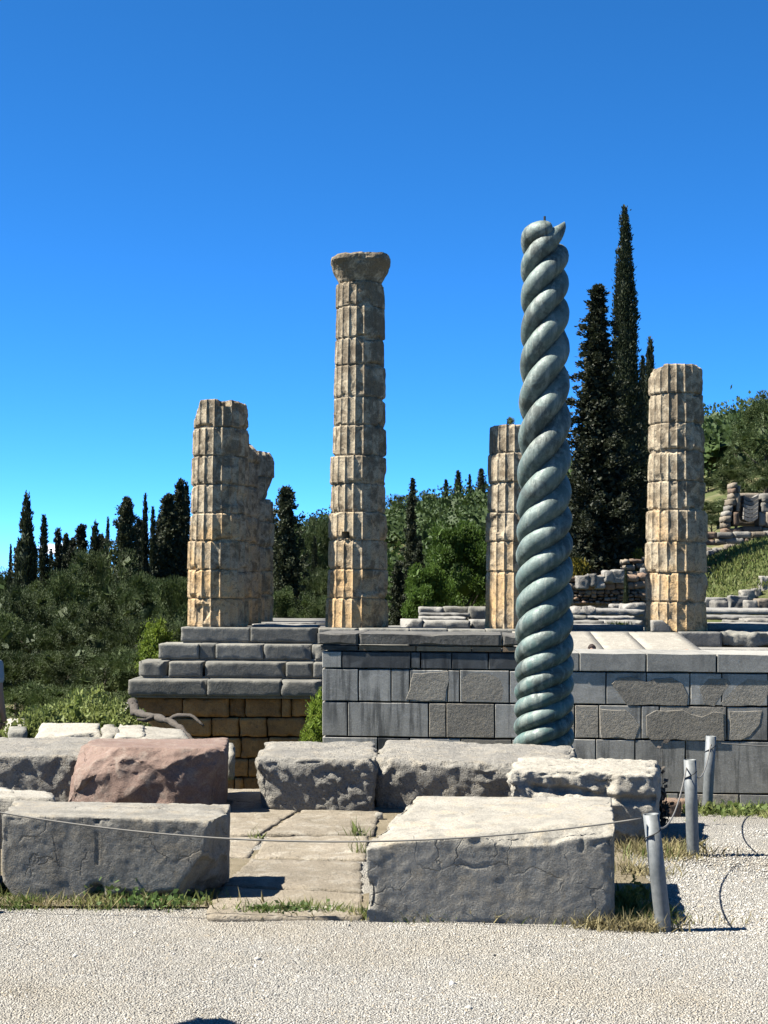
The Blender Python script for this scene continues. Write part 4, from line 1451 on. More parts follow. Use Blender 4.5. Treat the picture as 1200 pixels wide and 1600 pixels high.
# right hillside ruins
p = at(1170, 850, 80)
tw = empty('ruined_niche', (p[0], 80, p[2]))
tag(tw, 'ruined masonry niche with curved hanging slabs on the hillside at the right edge', 'ruin')
cells = [(1132, 1160, 838 - 13, 838 - 2), (1160, 1192, 822, 833), (1192, 1230, 824, 836), (1132, 1142, 815, 825), (1131, 1143, 806, 816), (1133, 1144, 798, 807), (1137, 1146, 789, 799),
         (1139, 1150, 779, 790), (1143, 1152, 770, 780), (1144, 1152, 762, 771), (1144, 1153, 754, 763), (1152, 1158, 758, 770), (1150, 1157, 770, 800), (1186, 1200, 800, 822), (1190, 1206, 785, 802), (1192, 1210, 770, 786),
         (1197, 1212, 800, 824), (1146, 1156, 800, 822)]
stone_set('block', tw, cells, 80.0, [M_ruin, M_ruinr, M_ruing], 1.2, 63, er=0.06)
cells = [(1140, 1190, 770, 822)]
stone_set('back_wall', tw, cells, 81.6, [M_ruin], 0.5, 64)
for k in range(6):      # curved hanging strata
    zc = at(1171, 782 + 6.5 * k, 80.6)
    x0 = at(1160 - k * 0.8, 780, 80.6)[0]
    x1 = at(1183 - k * 1.0, 780, 80.6)[0]
    t = np.linspace(0, 1, 10)
    xs_ = x0 + (x1 - x0) * t
    zs_ = zc[2] + 0.16 * (2 * t - 1) ** 2 + 0.06 * t
    ring = [(-0.35, -0.09), (-0.35, 0.09), (0.5, 0.09), (0.5, -0.09)]
    V = np.array([(x - xs_.mean(), 80.6 - 0.1 * k + dy - 80, z + dz - p[2]) for x, z in zip(xs_, zs_) for dy, dz in ring])
    V[:, 0] += xs_.mean() - p[0]
    fc = [[i * 4 + j, i * 4 + (j + 1) % 4, (i + 1) * 4 + (j + 1) % 4, (i + 1) * 4 + j] for i in range(9) for j in range(4)] + [[0, 1, 2, 3], [39, 38, 37, 36]]
    ob('curved_slab', mesh_np('curved_slab', V, fc), M_ruing, tw)
p = at(1150, 860, 78)
hw = empty('hillside_wall', (p[0], 78, p[2]))
tag(hw, 'long low coursed stone wall running along the hillside under the niche', 'wall')
stone_set('block', hw, rubble_rows(1100, 1230, 831, 852, 10, 9, -0.02, 1, (1.6, 3.2)), 78.5, [M_ruin, M_ruinr, M_ruing], 0.9, 65)
p = at(1130, 890, 76)
hw2 = empty('rubble_wall', (p[0], 76, p[2]))
tag(hw2, 'collapsed wall of grey rubble on the slope right of the right column', 'wall')
stone_set('stone', hw2, rubble_rows(1102, 1164, 852, 886, 11, 10, 0.0, 4, (0.9, 1.8)), 76.5, [M_ruing, M_ruin, M_ruing], 0.9, 66, er=0.12, r=0.14, side=0.08, jit=0.25)
p = at(1190, 880, 75)
hw3 = empty('terrace_wall', (p[0], 75, p[2]))
tag(hw3, 'terrace wall of small pale stones at the right edge above the grass slope', 'wall')
stone_set('stone', hw3, rubble_rows(1160, 1230, 846, 884, 8, 12, -0.05, 2, (1.0, 2.2)), 75.5, [M_ruing, M_ruin, M_pale], 0.9, 67, er=0.08, jit=0.15)
# stone stair descending
st = empty('stone_stair', at(1120, 930, 70))
tag(st, 'narrow flight of pale worn steps right of the right column', 'steps')
cells = [(1100, 1122, 886 + 8 * k, 895 + 8 * k, 73.5 - 0.55 * k) for k in range(6)] + [(1120, 1134, 912 + 8 * k, 920 + 8 * k, 71.5 - 0.55 * k) for k in range(3)]
stone_set('step', st, cells, 72, [M_pale, M_ruing], 0.9, 68)
GH = 'stones scattered on the grass slope'
for k, (x0, x1, y0, y1, Y, m_, lab) in enumerate([
        (1136, 1158, 900, 908, 71, M_pale, 'pale flat stone on the grass slope, left of the others'), (1152, 1178, 893, 901, 72, M_pale, 'long pale stone high on the grass slope'),
        (1176, 1200, 884, 893, 73, M_pale, 'pale stone at the right edge at the top of the grass slope'), (1160, 1180, 922, 936, 66, M_ruing, 'grey stone at the foot of the grass slope'),
        (1178, 1190, 919, 932, 66.5, M_ruing, 'small grey stone at the foot of the grass slope beside the standing slab'), (1174, 1186, 904, 910, 70, M_ruing, 'small stone half way up the grass slope'),
        (1190, 1230, 900, 936, 67, M_ruing, 'large rough stone at the right edge on the grass slope'), (1117, 1138, 938, 956, 61, M_ruing, 'squat round topped stone in front of the stair'),
        (1140, 1171, 931, 958, 62, M_floor, 'smooth upright grey slab at the foot of the slope'), (1102, 1140, 934, 953, 63, M_floor, 'low upright grey slab behind the squat stone'),
        (1168, 1184, 938, 956, 60, M_ruing, 'stone of the small arch at the right edge'), (1184, 1215, 936, 958, 60.5, M_ruin, 'heap of broken masonry at the right edge beside the platform')]):
    S(lab, x0, x1, y0, y1 + 3, Y, 0.8 if k not in (8, 9) else 0.4, m_, 930 + k, 0.06 if k in (8, 9) else 0.12, 0.04, group=GH, name='stone', res=0.09)

# ------------------------------------------------------------------ plants
def leaves(pos, dirv, L, Wd, rg):
    n = len(pos)
    d = dirv / (np.linalg.norm(dirv, axis=1, keepdims=True) + 1e-9)
    rv = rg.normal(size=(n, 3))
    s = np.cross(d, rv)
    s /= np.linalg.norm(s, axis=1, keepdims=True) + 1e-9
    L = np.broadcast_to(L, (n,))[:, None]
    Wd = np.broadcast_to(Wd, (n,))[:, None]
    V = np.stack([pos, pos + d * L * 0.5 + s * Wd, pos + d * L, pos + d * L * 0.5 - s * Wd], 1).reshape(-1, 3)
    Fc = np.arange(4 * n).reshape(n, 4)
    return V, Fc


def cat_np(parts):
    V, Fs, o = [], [], 0
    for v, f in parts:
        V.append(v)
        Fs.append(f + o)
        o += len(v)
    return np.concatenate(V), np.concatenate(Fs)


def core_mesh(prof, n=14, seed=0):
    """lathe of (z, r) with noise, used inside a crown so that it is not see-through"""
    A = np.linspace(0, 2 * math.pi, n, endpoint=False)
    V = np.array([(r * math.cos(a), r * math.sin(a), z) for z, r in prof for a in A])
    V[:, :2] *= (1 + 0.25 * fbm(V, 0.8, 2, seed))[:, None]
    m = len(prof)
    i, j = np.meshgrid(np.arange(m - 1), np.arange(n), indexing='ij')
    a0 = (i * n + j).ravel()
    a1 = (i * n + (j + 1) % n).ravel()
    return V, np.stack([a0, a1, a1 + n, a0 + n], 1)


def clump_cores(c, r, rg, flat=0.7):
    """dense heart of every leaf clump: three crossed quads, so light does not pass straight through"""
    n = len(c)
    V, Fs = [], []
    for k in range(3):
        u = rg.normal(size=(n, 3))
        u /= np.linalg.norm(u, axis=1, keepdims=True)
        v = np.cross(u, rg.normal(size=(n, 3)))
        v /= np.linalg.norm(v, axis=1, keepdims=True)
        u, v = u * r[:, None], v * r[:, None]
        V.append(np.stack([c + u, c + v, c - u, c - v], 1).reshape(-1, 3))
        Fs.append(np.arange(4 * n).reshape(n, 4) + k * 4 * n)
    V = np.concatenate(V)
    return V, np.concatenate(Fs)


def cypress_crown(Hh, Rm, seed, nclump, per=16, leaf=0.22, low=0.04):
    rg = np.random.default_rng(seed)

    def prof(t):
        return Rm * np.minimum(1, (t / 0.10) ** 0.6) * np.clip(1 - t, 0, 1) ** 0.72 * (1.0 - 0.15 * t)
    t = rg.beta(1.0, 1.35, nclump)
    a = rg.uniform(0, 6.283, nclump)
    P0 = np.stack([np.cos(a), np.sin(a), t * 9], 1)
    rr = prof(t) * (0.80 + 0.28 * rg.random(nclump)) * (1 + 0.22 * fbm(P0, 1.1, 3, seed))
    c = np.stack([rr * np.cos(a), rr * np.sin(a), Hh * (low + (1 - low) * t)], 1)
    k = np.repeat(np.arange(nclump), per)
    n = len(k)
    cs = (0.11 + 0.08 * rg.random(nclump)) * (0.35 + 0.65 * (1 - t))
    pos = c[k] + rg.normal(size=(n, 3)) * cs[k][:, None] * np.array([1, 1, 1.5])
    out = np.stack([np.cos(a[k]), np.sin(a[k]), np.full(n, 1.5)], 1) + 0.55 * rg.normal(size=(n, 3))
    V, Fc = leaves(pos, out, leaf * rg.uniform(0.6, 1.3, n), leaf * 0.24, rg)
    ts = np.linspace(0, 0.99, 22)
    core = core_mesh([(Hh * (low + (1 - low) * x), 0.74 * prof(x) + 0.01) for x in ts], 14, seed)
    return cat_np([(V, Fc), core])


def ragged_crown(Hh, Rm, seed, nlimb, per=26, leaf=0.24, low=0.08, spread=0.34, power=0.75):
    """conifer with separate upswept limbs carrying clumps"""
    rg = np.random.default_rng(seed)
    cs, rad, ax = [], [], []
    for q_ in range(nlimb):
        t = low + (1 - low) * (q_ / nlimb) ** 0.9
        a = rg.uniform(0, 6.283)
        L = Rm * (1.02 - t) ** power * rg.uniform(0.40, 1.25) + 0.12
        m = max(2, int(L / 0.33))
        for s in range(m):
            f = (s + 0.7) / m
            rise = 0.35 * L * f * f - 0.12 * L * f
            cs.append((L * f * math.cos(a), L * f * math.sin(a), Hh * t + rise))
            rad.append(spread * (0.7 + 0.6 * rg.random()) * (1.05 - 0.45 * f) * (0.55 + 0.45 * (1 - t)))
            ax.append((math.cos(a), math.sin(a), 0.5))
    cs, rad, ax = np.array(cs), np.array(rad), np.array(ax)
    k = np.repeat(np.arange(len(cs)), per)
    n = len(k)
    pos = cs[k] + rg.normal(size=(n, 3)) * rad[k][:, None] * np.array([0.8, 0.8, 0.55])
    d = ax[k] + 0.8 * rg.normal(size=(n, 3))
    V1, F1 = leaves(pos, d, leaf * rg.uniform(0.6, 1.3, n), leaf * 0.25, rg)
    # shaded inner sprays round the stem
    m = n // 3
    t = low + (1 - low) * rg.random(m)
    rr = 0.5 * Rm * (1.02 - t) ** power * np.sqrt(rg.random(m))
    a = rg.uniform(0, 6.283, m)
    V2, F2 = leaves(np.stack([rr * np.cos(a), rr * np.sin(a), Hh * t], 1), rg.normal(size=(m, 3)), leaf * 1.5, leaf * 0.5, rg)
    return cat_np([(V1, F1), (V2, F2)])


def round_crown(Hh, Rx, Rz, zc, seed, nclump, per=60, leaf=0.26, cr=0.55, wid=0.3, needle=True, core=0.62):
    rg = np.random.default_rng(seed)
    v = rg.normal(size=(nclump, 3))
    v /= np.linalg.norm(v, axis=1, keepdims=True)
    v[:, 2] = np.where(v[:, 2] < -0.5, -v[:, 2], v[:, 2])
    rr = rg.uniform(0.25, 1.0, nclump) ** 0.5 * (1 + 0.35 * fbm(v * 1.7 + seed, 1.0, 3, seed))
    c = v * rr[:, None] * np.array([Rx, Rx, Rz]) + np.array([0, 0, zc])
    k = np.repeat(np.arange(nclump), per)
    n = len(k)
    w_ = rg.normal(size=(n, 3))
    w_ /= np.linalg.norm(w_, axis=1, keepdims=True)
    cr_ = cr * (0.6 + 0.8 * rg.random(nclump))
    sh_ = 0.45 + 0.6 * rg.random(n) ** 0.6
    pos = c[k] + w_ * (sh_ * cr_[k])[:, None] * np.array([1, 1, 0.68])
    d = w_ + np.array([0, 0, 0.45]) + 0.35 * rg.normal(size=(n, 3)) + (0.4 * v[k] if needle else 0)
    V, Fc = leaves(pos, d, leaf * rg.uniform(0.6, 1.3, n), leaf * wid, rg)
    th_ = np.linspace(-math.pi / 2, math.pi / 2, 9)
    cm = core_mesh([(zc + core * Rz * math.sin(x), max(0.02, core * Rx * math.cos(x))) for x in th_], 12, seed)
    return cat_np([(V, Fc), clump_cores(c, cr_ * 0.50, rg), cm])


def trunk_mesh(Hh, r, seed, limbs=0, spread=1.5):
    rg = random.Random(seed)
    pts = [(0.03 * Hh * math.sin(seed + k * 1.3) * (k / 6) * 0.4, 0.03 * Hh * math.cos(seed * 2 + k) * (k / 6) * 0.4, Hh * k / 6 - (0.8 if k == 0 else 0)) for k in range(7)]
    parts = [tube(np.array(pts), [r * (1.25 - 0.17 * k) for k in range(7)], 9)]
    for k in range(limbs):
        a = rg.uniform(0, 6.28)
        z = Hh * rg.uniform(0.35, 0.95)
        L = spread * rg.uniform(0.5, 1)
        p = np.array([(0, 0, z), (0.5 * L * math.cos(a), 0.5 * L * math.sin(a), z + 0.3 * L), (L * math.cos(a), L * math.sin(a), z + 0.75 * L)])
        parts.append(tube(p, [r * 0.45, r * 0.3, r * 0.12], 6))
    return join(parts)


def tree_kind(crown, lmat, trunk, name):
    V, Fc = crown
    cm = mesh_np(name + '_crown', V, Fc)
    cm.materials.append(lmat)
    tm = mesh_np(name + '_trunk', trunk[0], trunk[1], True)
    tm.materials.append(M_bark)
    return cm, tm


KIND = {   # (meshes), height, crown radius
    'cyp': (tree_kind(cypress_crown(17.5, 1.25, 1, 2200, 15, 0.16), L_cyp, trunk_mesh(3, 0.26, 1), 'cypress'), 17.5, 1.25),
    'cyp2': (tree_kind(cypress_crown(10.0, 0.95, 2, 800, 14, 0.19), L_cyp, trunk_mesh(2, 0.18, 2), 'cypress'), 10.0, 0.95),
    'cyp3': (tree_kind(cypress_crown(10.0, 1.25, 3, 800, 14, 0.22), L_cyp, trunk_mesh(2, 0.18, 3), 'cypress'), 10.0, 1.25),
    'rag': (tree_kind(ragged_crown(14.5, 3.1, 4, 210, 44, 0.16, 0.07, 0.19, 0.95), L_con, trunk_mesh(13, 0.22, 4), 'ragged_cypress'), 14.5, 2.3),
    'rag2': (tree_kind(ragged_crown(10.0, 1.9, 5, 130, 34, 0.20, 0.08, 0.24), L_con, trunk_mesh(9, 0.16, 5), 'ragged_cypress'), 10.0, 1.7),
    'rag3': (tree_kind(ragged_crown(10.0, 2.6, 6, 150, 36, 0.20, 0.08, 0.28, 0.65), L_con, trunk_mesh(9, 0.18, 6), 'ragged_cypress'), 10.0, 2.4),
    'pine': (tree_kind(round_crown(9, 3.0, 2.9, 5.6, 7, 46, 420, 0.19, 0.86, 0.13, True, 0.3), L_pine, trunk_mesh(6, 0.22, 7, 7, 2.4), 'pine'), 9.0, 3.3),
    'pine2': (tree_kind(round_crown(9, 2.6, 3.4, 5.2, 8, 46, 420, 0.19, 0.84, 0.13, True, 0.3), L_pine, trunk_mesh(6, 0.22, 8, 7, 2.2), 'pine'), 9.2, 2.9),
    'pine3': (tree_kind(round_crown(9, 3.5, 2.6, 5.8, 9, 50, 420, 0.19, 0.90, 0.13, True, 0.3), L_pine, trunk_mesh(6, 0.24, 9, 8, 2.8), 'pine'), 8.9, 3.8),
    'broad': (tree_kind(round_crown(8, 2.8, 3.0, 4.4, 10, 75, 260, 0.17, 0.66, 0.34, False, 0.3), L_broad, trunk_mesh(4.5, 0.2, 10, 7, 2.0), 'green_tree'), 7.9, 3.1),
    'hill': (tree_kind(round_crown(8, 3.2, 2.6, 4.2, 11, 80, 240, 0.16, 0.8, 0.3, False, 0.3), L_olive, trunk_mesh(4, 0.2, 11, 5, 2.0), 'hill_tree'), 7.4, 3.5),
    'bush': (tree_kind(round_crown(1.8, 0.9, 0.75, 0.85, 12, 130, 42, 0.06, 0.17, 0.36, False, 0.4), L_bush, trunk_mesh(0.8, 0.015, 12, 9, 0.6), 'bush'), 1.65, 0.98),
    'spring': (tree_kind(round_crown(1.2, 0.55, 0.8, 0.8, 13, 120, 45, 0.065, 0.18, 0.26, False, 0.5), L_spring, trunk_mesh(0.8, 0.02, 13, 6, 0.5), 'bush'), 1.7, 0.6),
    'yellow': (tree_kind(round_crown(1.2, 0.9, 0.6, 0.6, 14, 70, 40, 0.11, 0.22, 0.4, False, 0.4), L_yel, trunk_mesh(0.6, 0.03, 14, 6, 0.5), 'bush'), 1.2, 1.0),
}
_first = {}


def plant(kind, px, py_top, Y, label, cat='tree', group=None, name=None, wpx=None, wid=1.0, base=None, rz=None):
    """wpx: crown width in photo pixels"""
    (cm, tm), h0, r0 = KIND[kind]
    t = at(px, py_top, Y)
    zb = float(terr(t[0], Y)) - 0.1 if base is None else base
    s = (t[2] - zb) / h0
    sw = s * wid if wpx is None else wpx / 2 * Y / F / r0
    nm = name or {'cyp': 'cypress_tree', 'rag': 'ragged_cypress_tree', 'pin': 'pine_tree', 'bro': 'green_tree', 'hil': 'hill_tree'}.get(kind[:3], 'bush')
    root = empty(nm, (t[0], Y, zb), (px * 0.37) % 6.28 if rz is None else rz)
    root.scale = (sw, sw, s)
    ob('crown', cm, None, root)
    ob('trunk', tm, None, root)
    tag(root, label, cat, group)
    return root


# the big group right of the bronze column
GC = 'cypress group'
plant('cyp', 976, 325, 75, 'tallest slender dark cypress, right of the bronze column', group=GC, wpx=74)
plant('rag', 934, 448, 72, 'ragged dark cypress with upswept limbs between bronze column and tallest cypress', group=GC, wpx=185)
plant('cyp2', 1016, 531, 82, 'small slender cypress just left of the right column', group=GC, wpx=40)
plant('cyp2', 1004, 560, 84, 'smaller slender cypress between the tallest cypress and the right column', group=GC, wpx=36)
plant('rag3', 915, 700, 73, 'dark bushy cypress low beside the bronze column', group=GC, wpx=100)
plant('rag3', 985, 690, 78, 'dark bushy cypress filling the group below the tallest cypress', group=GC, wpx=110)
# left skyline
GL = 'cypresses on the left skyline'
LS = [('cyp3', 42, 776, 88, 'tallest cypress near the left edge', 40), ('cyp2', 69, 808, 90, 'slim cypress right of the tallest one near the left edge', 27), ('rag2', 91, 830, 92, 'thin ragged cypress, third of the left skyline', 30),
      ('rag2', 113, 845, 95, 'low ragged cypress between two taller ones on the left skyline', 34), ('rag2', 127, 824, 94, 'dark ragged cypress, fourth tall one of the left skyline', 46), ('cyp3', 149, 819, 100, 'short blunt cypress left of the thin spire on the left skyline', 30),
      ('cyp2', 169, 811, 112, 'thin dark spire standing free on the left skyline', 14), ('rag3', 197, 782, 92, 'broad ragged cypress with a flat top left of the corner column', 72), ('cyp2', 227, 775, 96, 'tall thin cypress right of the broad ragged one', 19),
      ('cyp2', 239, 795, 99, 'shorter thin cypress close beside the tall thin one', 18), ('rag2', 263, 777, 93, 'dark conical cypress left of the corner column', 62), ('rag2', 281, 754, 94, 'highest cypress just left of the corner column', 44),
      ('cyp2', 291, 757, 97, 'slim cypress half hidden by the corner column', 26), ('cyp2', 17, 853, 120, 'tiny dark cypress at the left edge of the skyline', 12), ('hill', 2, 868, 130, 'low grey green tree at the left edge of the skyline', 50),
      ('rag3', 447, 765, 85, 'dark ragged cypress between corner column and tallest column', 78), ('pine2', 494, 793, 120, 'grey green pine just left of the tallest column', 52), ('cyp2', 492, 840, 110, 'thin dark cypress low beside the tallest column', 16),
      ('rag2', 420, 800, 92, 'dark cypress behind the eroded columns', 60), ('cyp2', 54, 852, 105, 'low dark cypress behind the tallest one near the left edge', 22), ('rag3', 104, 838, 108, 'dark broad conifer merging with the ragged cypresses of the left skyline', 40), ('rag3', 158, 838, 108, 'dark broad conifer behind the short blunt cypress', 44),
      ('rag3', 217, 815, 104, 'dark broad conifer between the broad ragged and the tall thin cypress', 44), ('rag3', 250, 808, 102, 'dark broad conifer left of the conical cypress', 46), ('rag3', 30, 850, 110, 'dark broad conifer behind the tallest cypress at the left edge', 40),
      ('cyp2', 80, 860, 104, 'low dark cypress between the slim and the thin ragged one', 22)]
for kd, px, py, Yt_, lab, wd in LS:
    plant(kd, px, py, Yt_, lab, group=GL, wpx=wd * (1.45 if kd != 'cyp2' else 1.3))
# pine wood on the left slope: each crown a tree
PW = [('pine', 30, 915, 66, 120, 'olive pine crown at the left edge below the tallest cypress'), ('pine2', 112, 868, 78, 110, 'pine crown rising under the ragged cypresses of the left skyline'), ('pine3', 70, 960, 60, 150, 'wide olive pine crown low on the left'),
      ('pine', 170, 850, 84, 105, 'pine crown below the free standing spire'), ('pine3', 235, 885, 76, 120, 'pine crown below the tall thin cypress'), ('pine2', 285, 880, 72, 90, 'pine crown against the left side of the corner column'),
      ('pine', 150, 935, 64, 130, 'dark pine crown in the middle of the left wood'), ('pine3', 225, 955, 60, 120, 'pine crown above the left end of the steps'), ('pine2', 5, 1000, 52, 120, 'dark pine crown at the left edge above the shrubs'),
      ('pine', 120, 1010, 52, 130, 'dark pine crown above the light green shrubs'), ('pine3', 195, 1005, 53, 130, 'dark pine crown left of the lowest steps'), ('pine', 275, 965, 63, 90, 'pine crown at the left foot of the corner column'),
      ('pine2', 440, 905, 80, 80, 'pine crown low between corner column and tallest column'), ('pine', 485, 925, 78, 85, 'pine crown touching the left foot of the tallest column'), ('pine2', -30, 930, 60, 120, 'pine crown cut by the left edge'),
      ('pine', 410, 870, 92, 80, 'pine crown behind the eroded columns'), ('pine3', 500, 880, 100, 90, 'pine crown behind the thin dark cypress beside the tallest column'), ('pine2', 60, 895, 82, 90, 'pine crown between the slim cypresses near the left edge'),
      ('pine3', 60, 1060, 45, 150, 'lowest dark pine crown behind the light green shrubs'), ('pine2', 175, 1070, 45, 130, 'lowest dark pine crown beside the foundation corner')]
for kd, px, py, Yt_, wp, lab in PW:
    plant(kd, px, py, Yt_, lab, group='pines of the wood left of the temple', wpx=wp)
# centre
plant('broad', 722, 806, 92, 'bright green leafy tree between tallest column and third column', group='green trees behind the stone pile', wpx=120)
plant('broad', 672, 872, 86, 'lower bright green leafy tree left of the larger one', group='green trees behind the stone pile', wpx=90)
plant('broad', 756, 850, 98, 'bright green leafy tree half hidden by the third column', group='green trees behind the stone pile', wpx=80)
GT = 'trees on the hill behind the columns'
plant('rag2', 643, 775, 125, 'dark ragged conifer just right of the tallest column', group=GT, wpx=50)
plant('rag2', 622, 880, 88, 'small dark conifer at the right foot of the tallest column', group=GT, wpx=60)
plant('rag2', 655, 850, 100, 'dark conifer left of the bright green trees', group=GT, wpx=44)
CT = [('rag2', 645, 748, 300, 'pointed conifer on the ridge right of the tallest column', 30), ('pine2', 668, 764, 290, 'rounded dark tree on the ridge beside the pointed conifer', 40), ('rag2', 697, 750, 300, 'conifer on the ridge, second from the tallest column', 22),
      ('rag3', 716, 736, 305, 'tall double topped conifer on the ridge', 30), ('rag2', 734, 742, 305, 'slim conifer on the ridge left of the third column', 16), ('rag3', 752, 733, 300, 'dark conifer on the ridge next to the third column', 34),
      ('pine', 618, 772, 300, 'dark rounded tree on the ridge at the edge of the tallest column', 46), ('pine2', 470, 812, 260, 'grey green tree on the ridge between corner column and tallest column', 50), ('hill', 505, 800, 250, 'broad grey tree on the ridge left of the tallest column', 50)]
for kd, px, py, Yt_, lab, wp in CT:
    plant(kd, px, py, Yt_, lab, group='trees on the ridge behind the columns', wpx=wp)
# right edge
GRt = 'trees on the right slope'
plant('pine2', 1196, 602, 112, 'large dark pine at the right edge of the photo', group=GRt, wpx=110)
plant('pine2', 1160, 668, 118, 'dark pine below the large one at the right edge', group=GRt, wpx=70)
plant('pine', 1120, 690, 150, 'grey green tree right of the right column on the slope', group=GRt, wpx=60)
plant('pine3', 1106, 745, 130, 'rounded dark tree touching the right column', group=GRt, wpx=60)
plant('pine2', 1150, 725, 110, 'dark rounded tree directly behind the ruined niche', group=GRt, wpx=70)
plant('pine', 1195, 720, 104, 'dark tree behind the right side of the ruined niche', group=GRt, wpx=80)
plant('pine3', 1122, 780, 100, 'low dark tree left of the ruined niche', group=GRt, wpx=70)
plant('pine3', 1112, 800, 92, 'low pine filling the gap beside the right column', group=GRt, wpx=60)
plant('pine', 1150, 775, 94, 'low pine just behind the left side of the ruined niche', group=GRt, wpx=70)
plant('pine3', 1190, 770, 92, 'low pine just behind the hanging slabs of the niche', group=GRt, wpx=80)
plant('hill', 1135, 648, 240, 'pale green tree on the far slope beside the large pine', group=GRt, wpx=60)
plant('pine', 1108, 658, 230, 'far grey green tree at the top right of the right column', group=GRt, wpx=46)

# far wood on the hills: one mass
rg = np.random.default_rng(21)
n = 3200
a = rg.uniform(-0.33, 0.36, n)
Yt_ = 105 + 260 * rg.random(n) ** 0.8
Xt = a * Yt_
ok = ~((a > -0.02) & (a < 0.30) & (Yt_ < 125))
Xt, Yt_ = Xt[ok], Yt_[ok]
dens = fbm(np.stack([Xt, Yt_, 0 * Xt], 1), 0.03, 3, 5)
ok = dens > -0.6
Xt, Yt_ = Xt[ok], Yt_[ok]
n = len(Xt)
ht = rg.uniform(3.0, 8.5, n)
zt_ = terr(Xt, Yt_)
per = 70
k = np.repeat(np.arange(n), per)
w_ = rg.normal(size=(len(k), 3))
w_ /= np.linalg.norm(w_, axis=1, keepdims=True)
sh_ = rg.random(len(k)) ** 0.4
pos = np.stack([Xt, Yt_, zt_ + 0.5 * ht], 1)[k] + w_ * sh_[:, None] * (ht[k][:, None] * np.array([0.46, 0.46, 0.44])) * (1 + 0.22 * np.clip(rg.normal(size=(len(k), 1)), -1.5, 1.2))
V, Fc = leaves(pos, w_ + np.array([0, 0, 0.3]) + 0.5 * rg.normal(size=(len(k), 3)), 0.22 + 0.045 * ht[k], 0.10 + 0.014 * ht[k], rg)
V, Fc = cat_np([(V, Fc), clump_cores(np.stack([Xt, Yt_, zt_ + 0.45 * ht], 1), ht * 0.26, rg)])
tag(ob('hillside_wood', mesh_np('hillside_wood', V, Fc), L_olive), 'distant shrubs and trees covering the hillside behind the columns', 'wood', kind='stuff')

# bushes
plant('bush', 150, 1103, 17.5, 'light green shrub on the slope left of the fallen branch', 'bush', name='bush', wpx=170)
plant('bush', 92, 1106, 17.0, 'light green shrub behind the white wedge fragment', 'bush', name='bush', wpx=170)
plant('bush', 190, 1102, 18.2, 'light green shrub touching the foundation corner', 'bush', name='bush', wpx=140)
plant('bush', 142, 1085, 18.6, 'taller leafy shrub rising above the light green shrubs', 'bush', name='bush', wpx=140)
plant('bush', 60, 1118, 16.2, 'small olive shrub beside the white topped stone', 'bush', name='bush', wpx=110)
plant('spring', 250, 964, 39.8, 'bright green shrub growing beside the upper steps at the left', 'bush', name='bush', wpx=58, base=-0.8)
plant('spring', 500, 1075, 33.0, 'bright yellow green bush in the gap between foundation and grey wall', 'bush', name='bush', wpx=44, base=-2.4)
plant('spring', 492, 1120, 32.0, 'lower yellow green bush at the foot of the gap beside the grey wall', 'bush', name='bush', wpx=52, base=-2.3)
plant('yellow', 902, 876, 69.0, 'yellow flowering bush beside the bronze column', 'bush', name='flowering_bush', wpx=44)
plant('yellow', 996, 862, 71.5, 'yellow flowering bush left of the right column', 'bush', name='flowering_bush', wpx=30)
plant('yellow', 962, 868, 72.5, 'olive flowering bush between the cypress trunks', 'bush', name='flowering_bush', wpx=34)
plant('cyp2', 978, 884, 63, 'tiny slim young cypress in front of the low red wall', 'tree', name='young_cypress_tree', wpx=9, base=0.9)
plant('bush', 797, 652, 39.7, 'small weed growing on the top of the third column', 'plant', name='weed', wpx=14, base=float(at(797, 663, 39.32)[2]) - 0.06)

# fallen branch
p0 = at(206, 1092, 17.0)
pts = [at(206, 1092, 17.2), at(208, 1112, 17.0), at(225, 1118, 16.6), at(250, 1124, 16.2), at(270, 1134, 15.9), at(292, 1148, 15.6), at(300, 1165, 15.5)]
br = empty('fallen_branch', at(250, 1160, 16.2))
tag(br, 'dead grey branch fallen across the stones before the foundation', 'branch')


def curve_pts(pts, n=24):
    pts = np.array(pts)
    t = np.linspace(0, len(pts) - 1, n)
    return np.stack([np.interp(t, np.arange(len(pts)), pts[:, k]) for k in range(3)], 1)


bo = np.array(br.location)
c_ = curve_pts(pts)
c_[1:-1] += np.random.default_rng(6).normal(size=(22, 3)) * 0.022
c_[1:-1] = (c_[:-2] + 2 * c_[1:-1] + c_[2:]) / 4
V, Fc = tube(c_ - bo, np.linspace(0.045, 0.022, 24) * (1 + 0.25 * np.sin(np.arange(24) * 2.3)), 9)
V += 0.012 * fbm(V, 9, 3, 4)[:, None]
ob('limb', mesh_np('limb', V, Fc, True), M_dead, br)
for k, pp in enumerate([[(262, 1128, 16.1), (275, 1118, 16.0), (300, 1118, 15.9), (318, 1134, 15.8)], [(208, 1110, 17.0), (214, 1102, 17.1), (206, 1098, 17.1)], [(240, 1121, 16.3), (228, 1126, 16.2), (214, 1124, 16.2)]]):
    c_ = curve_pts([at(*q) for q in pp], 12)
    V, Fc = tube(c_ - bo, np.linspace(0.032, 0.012, 12), 7)
    ob('twig', mesh_np('twig', V, Fc, True), M_dead, br)

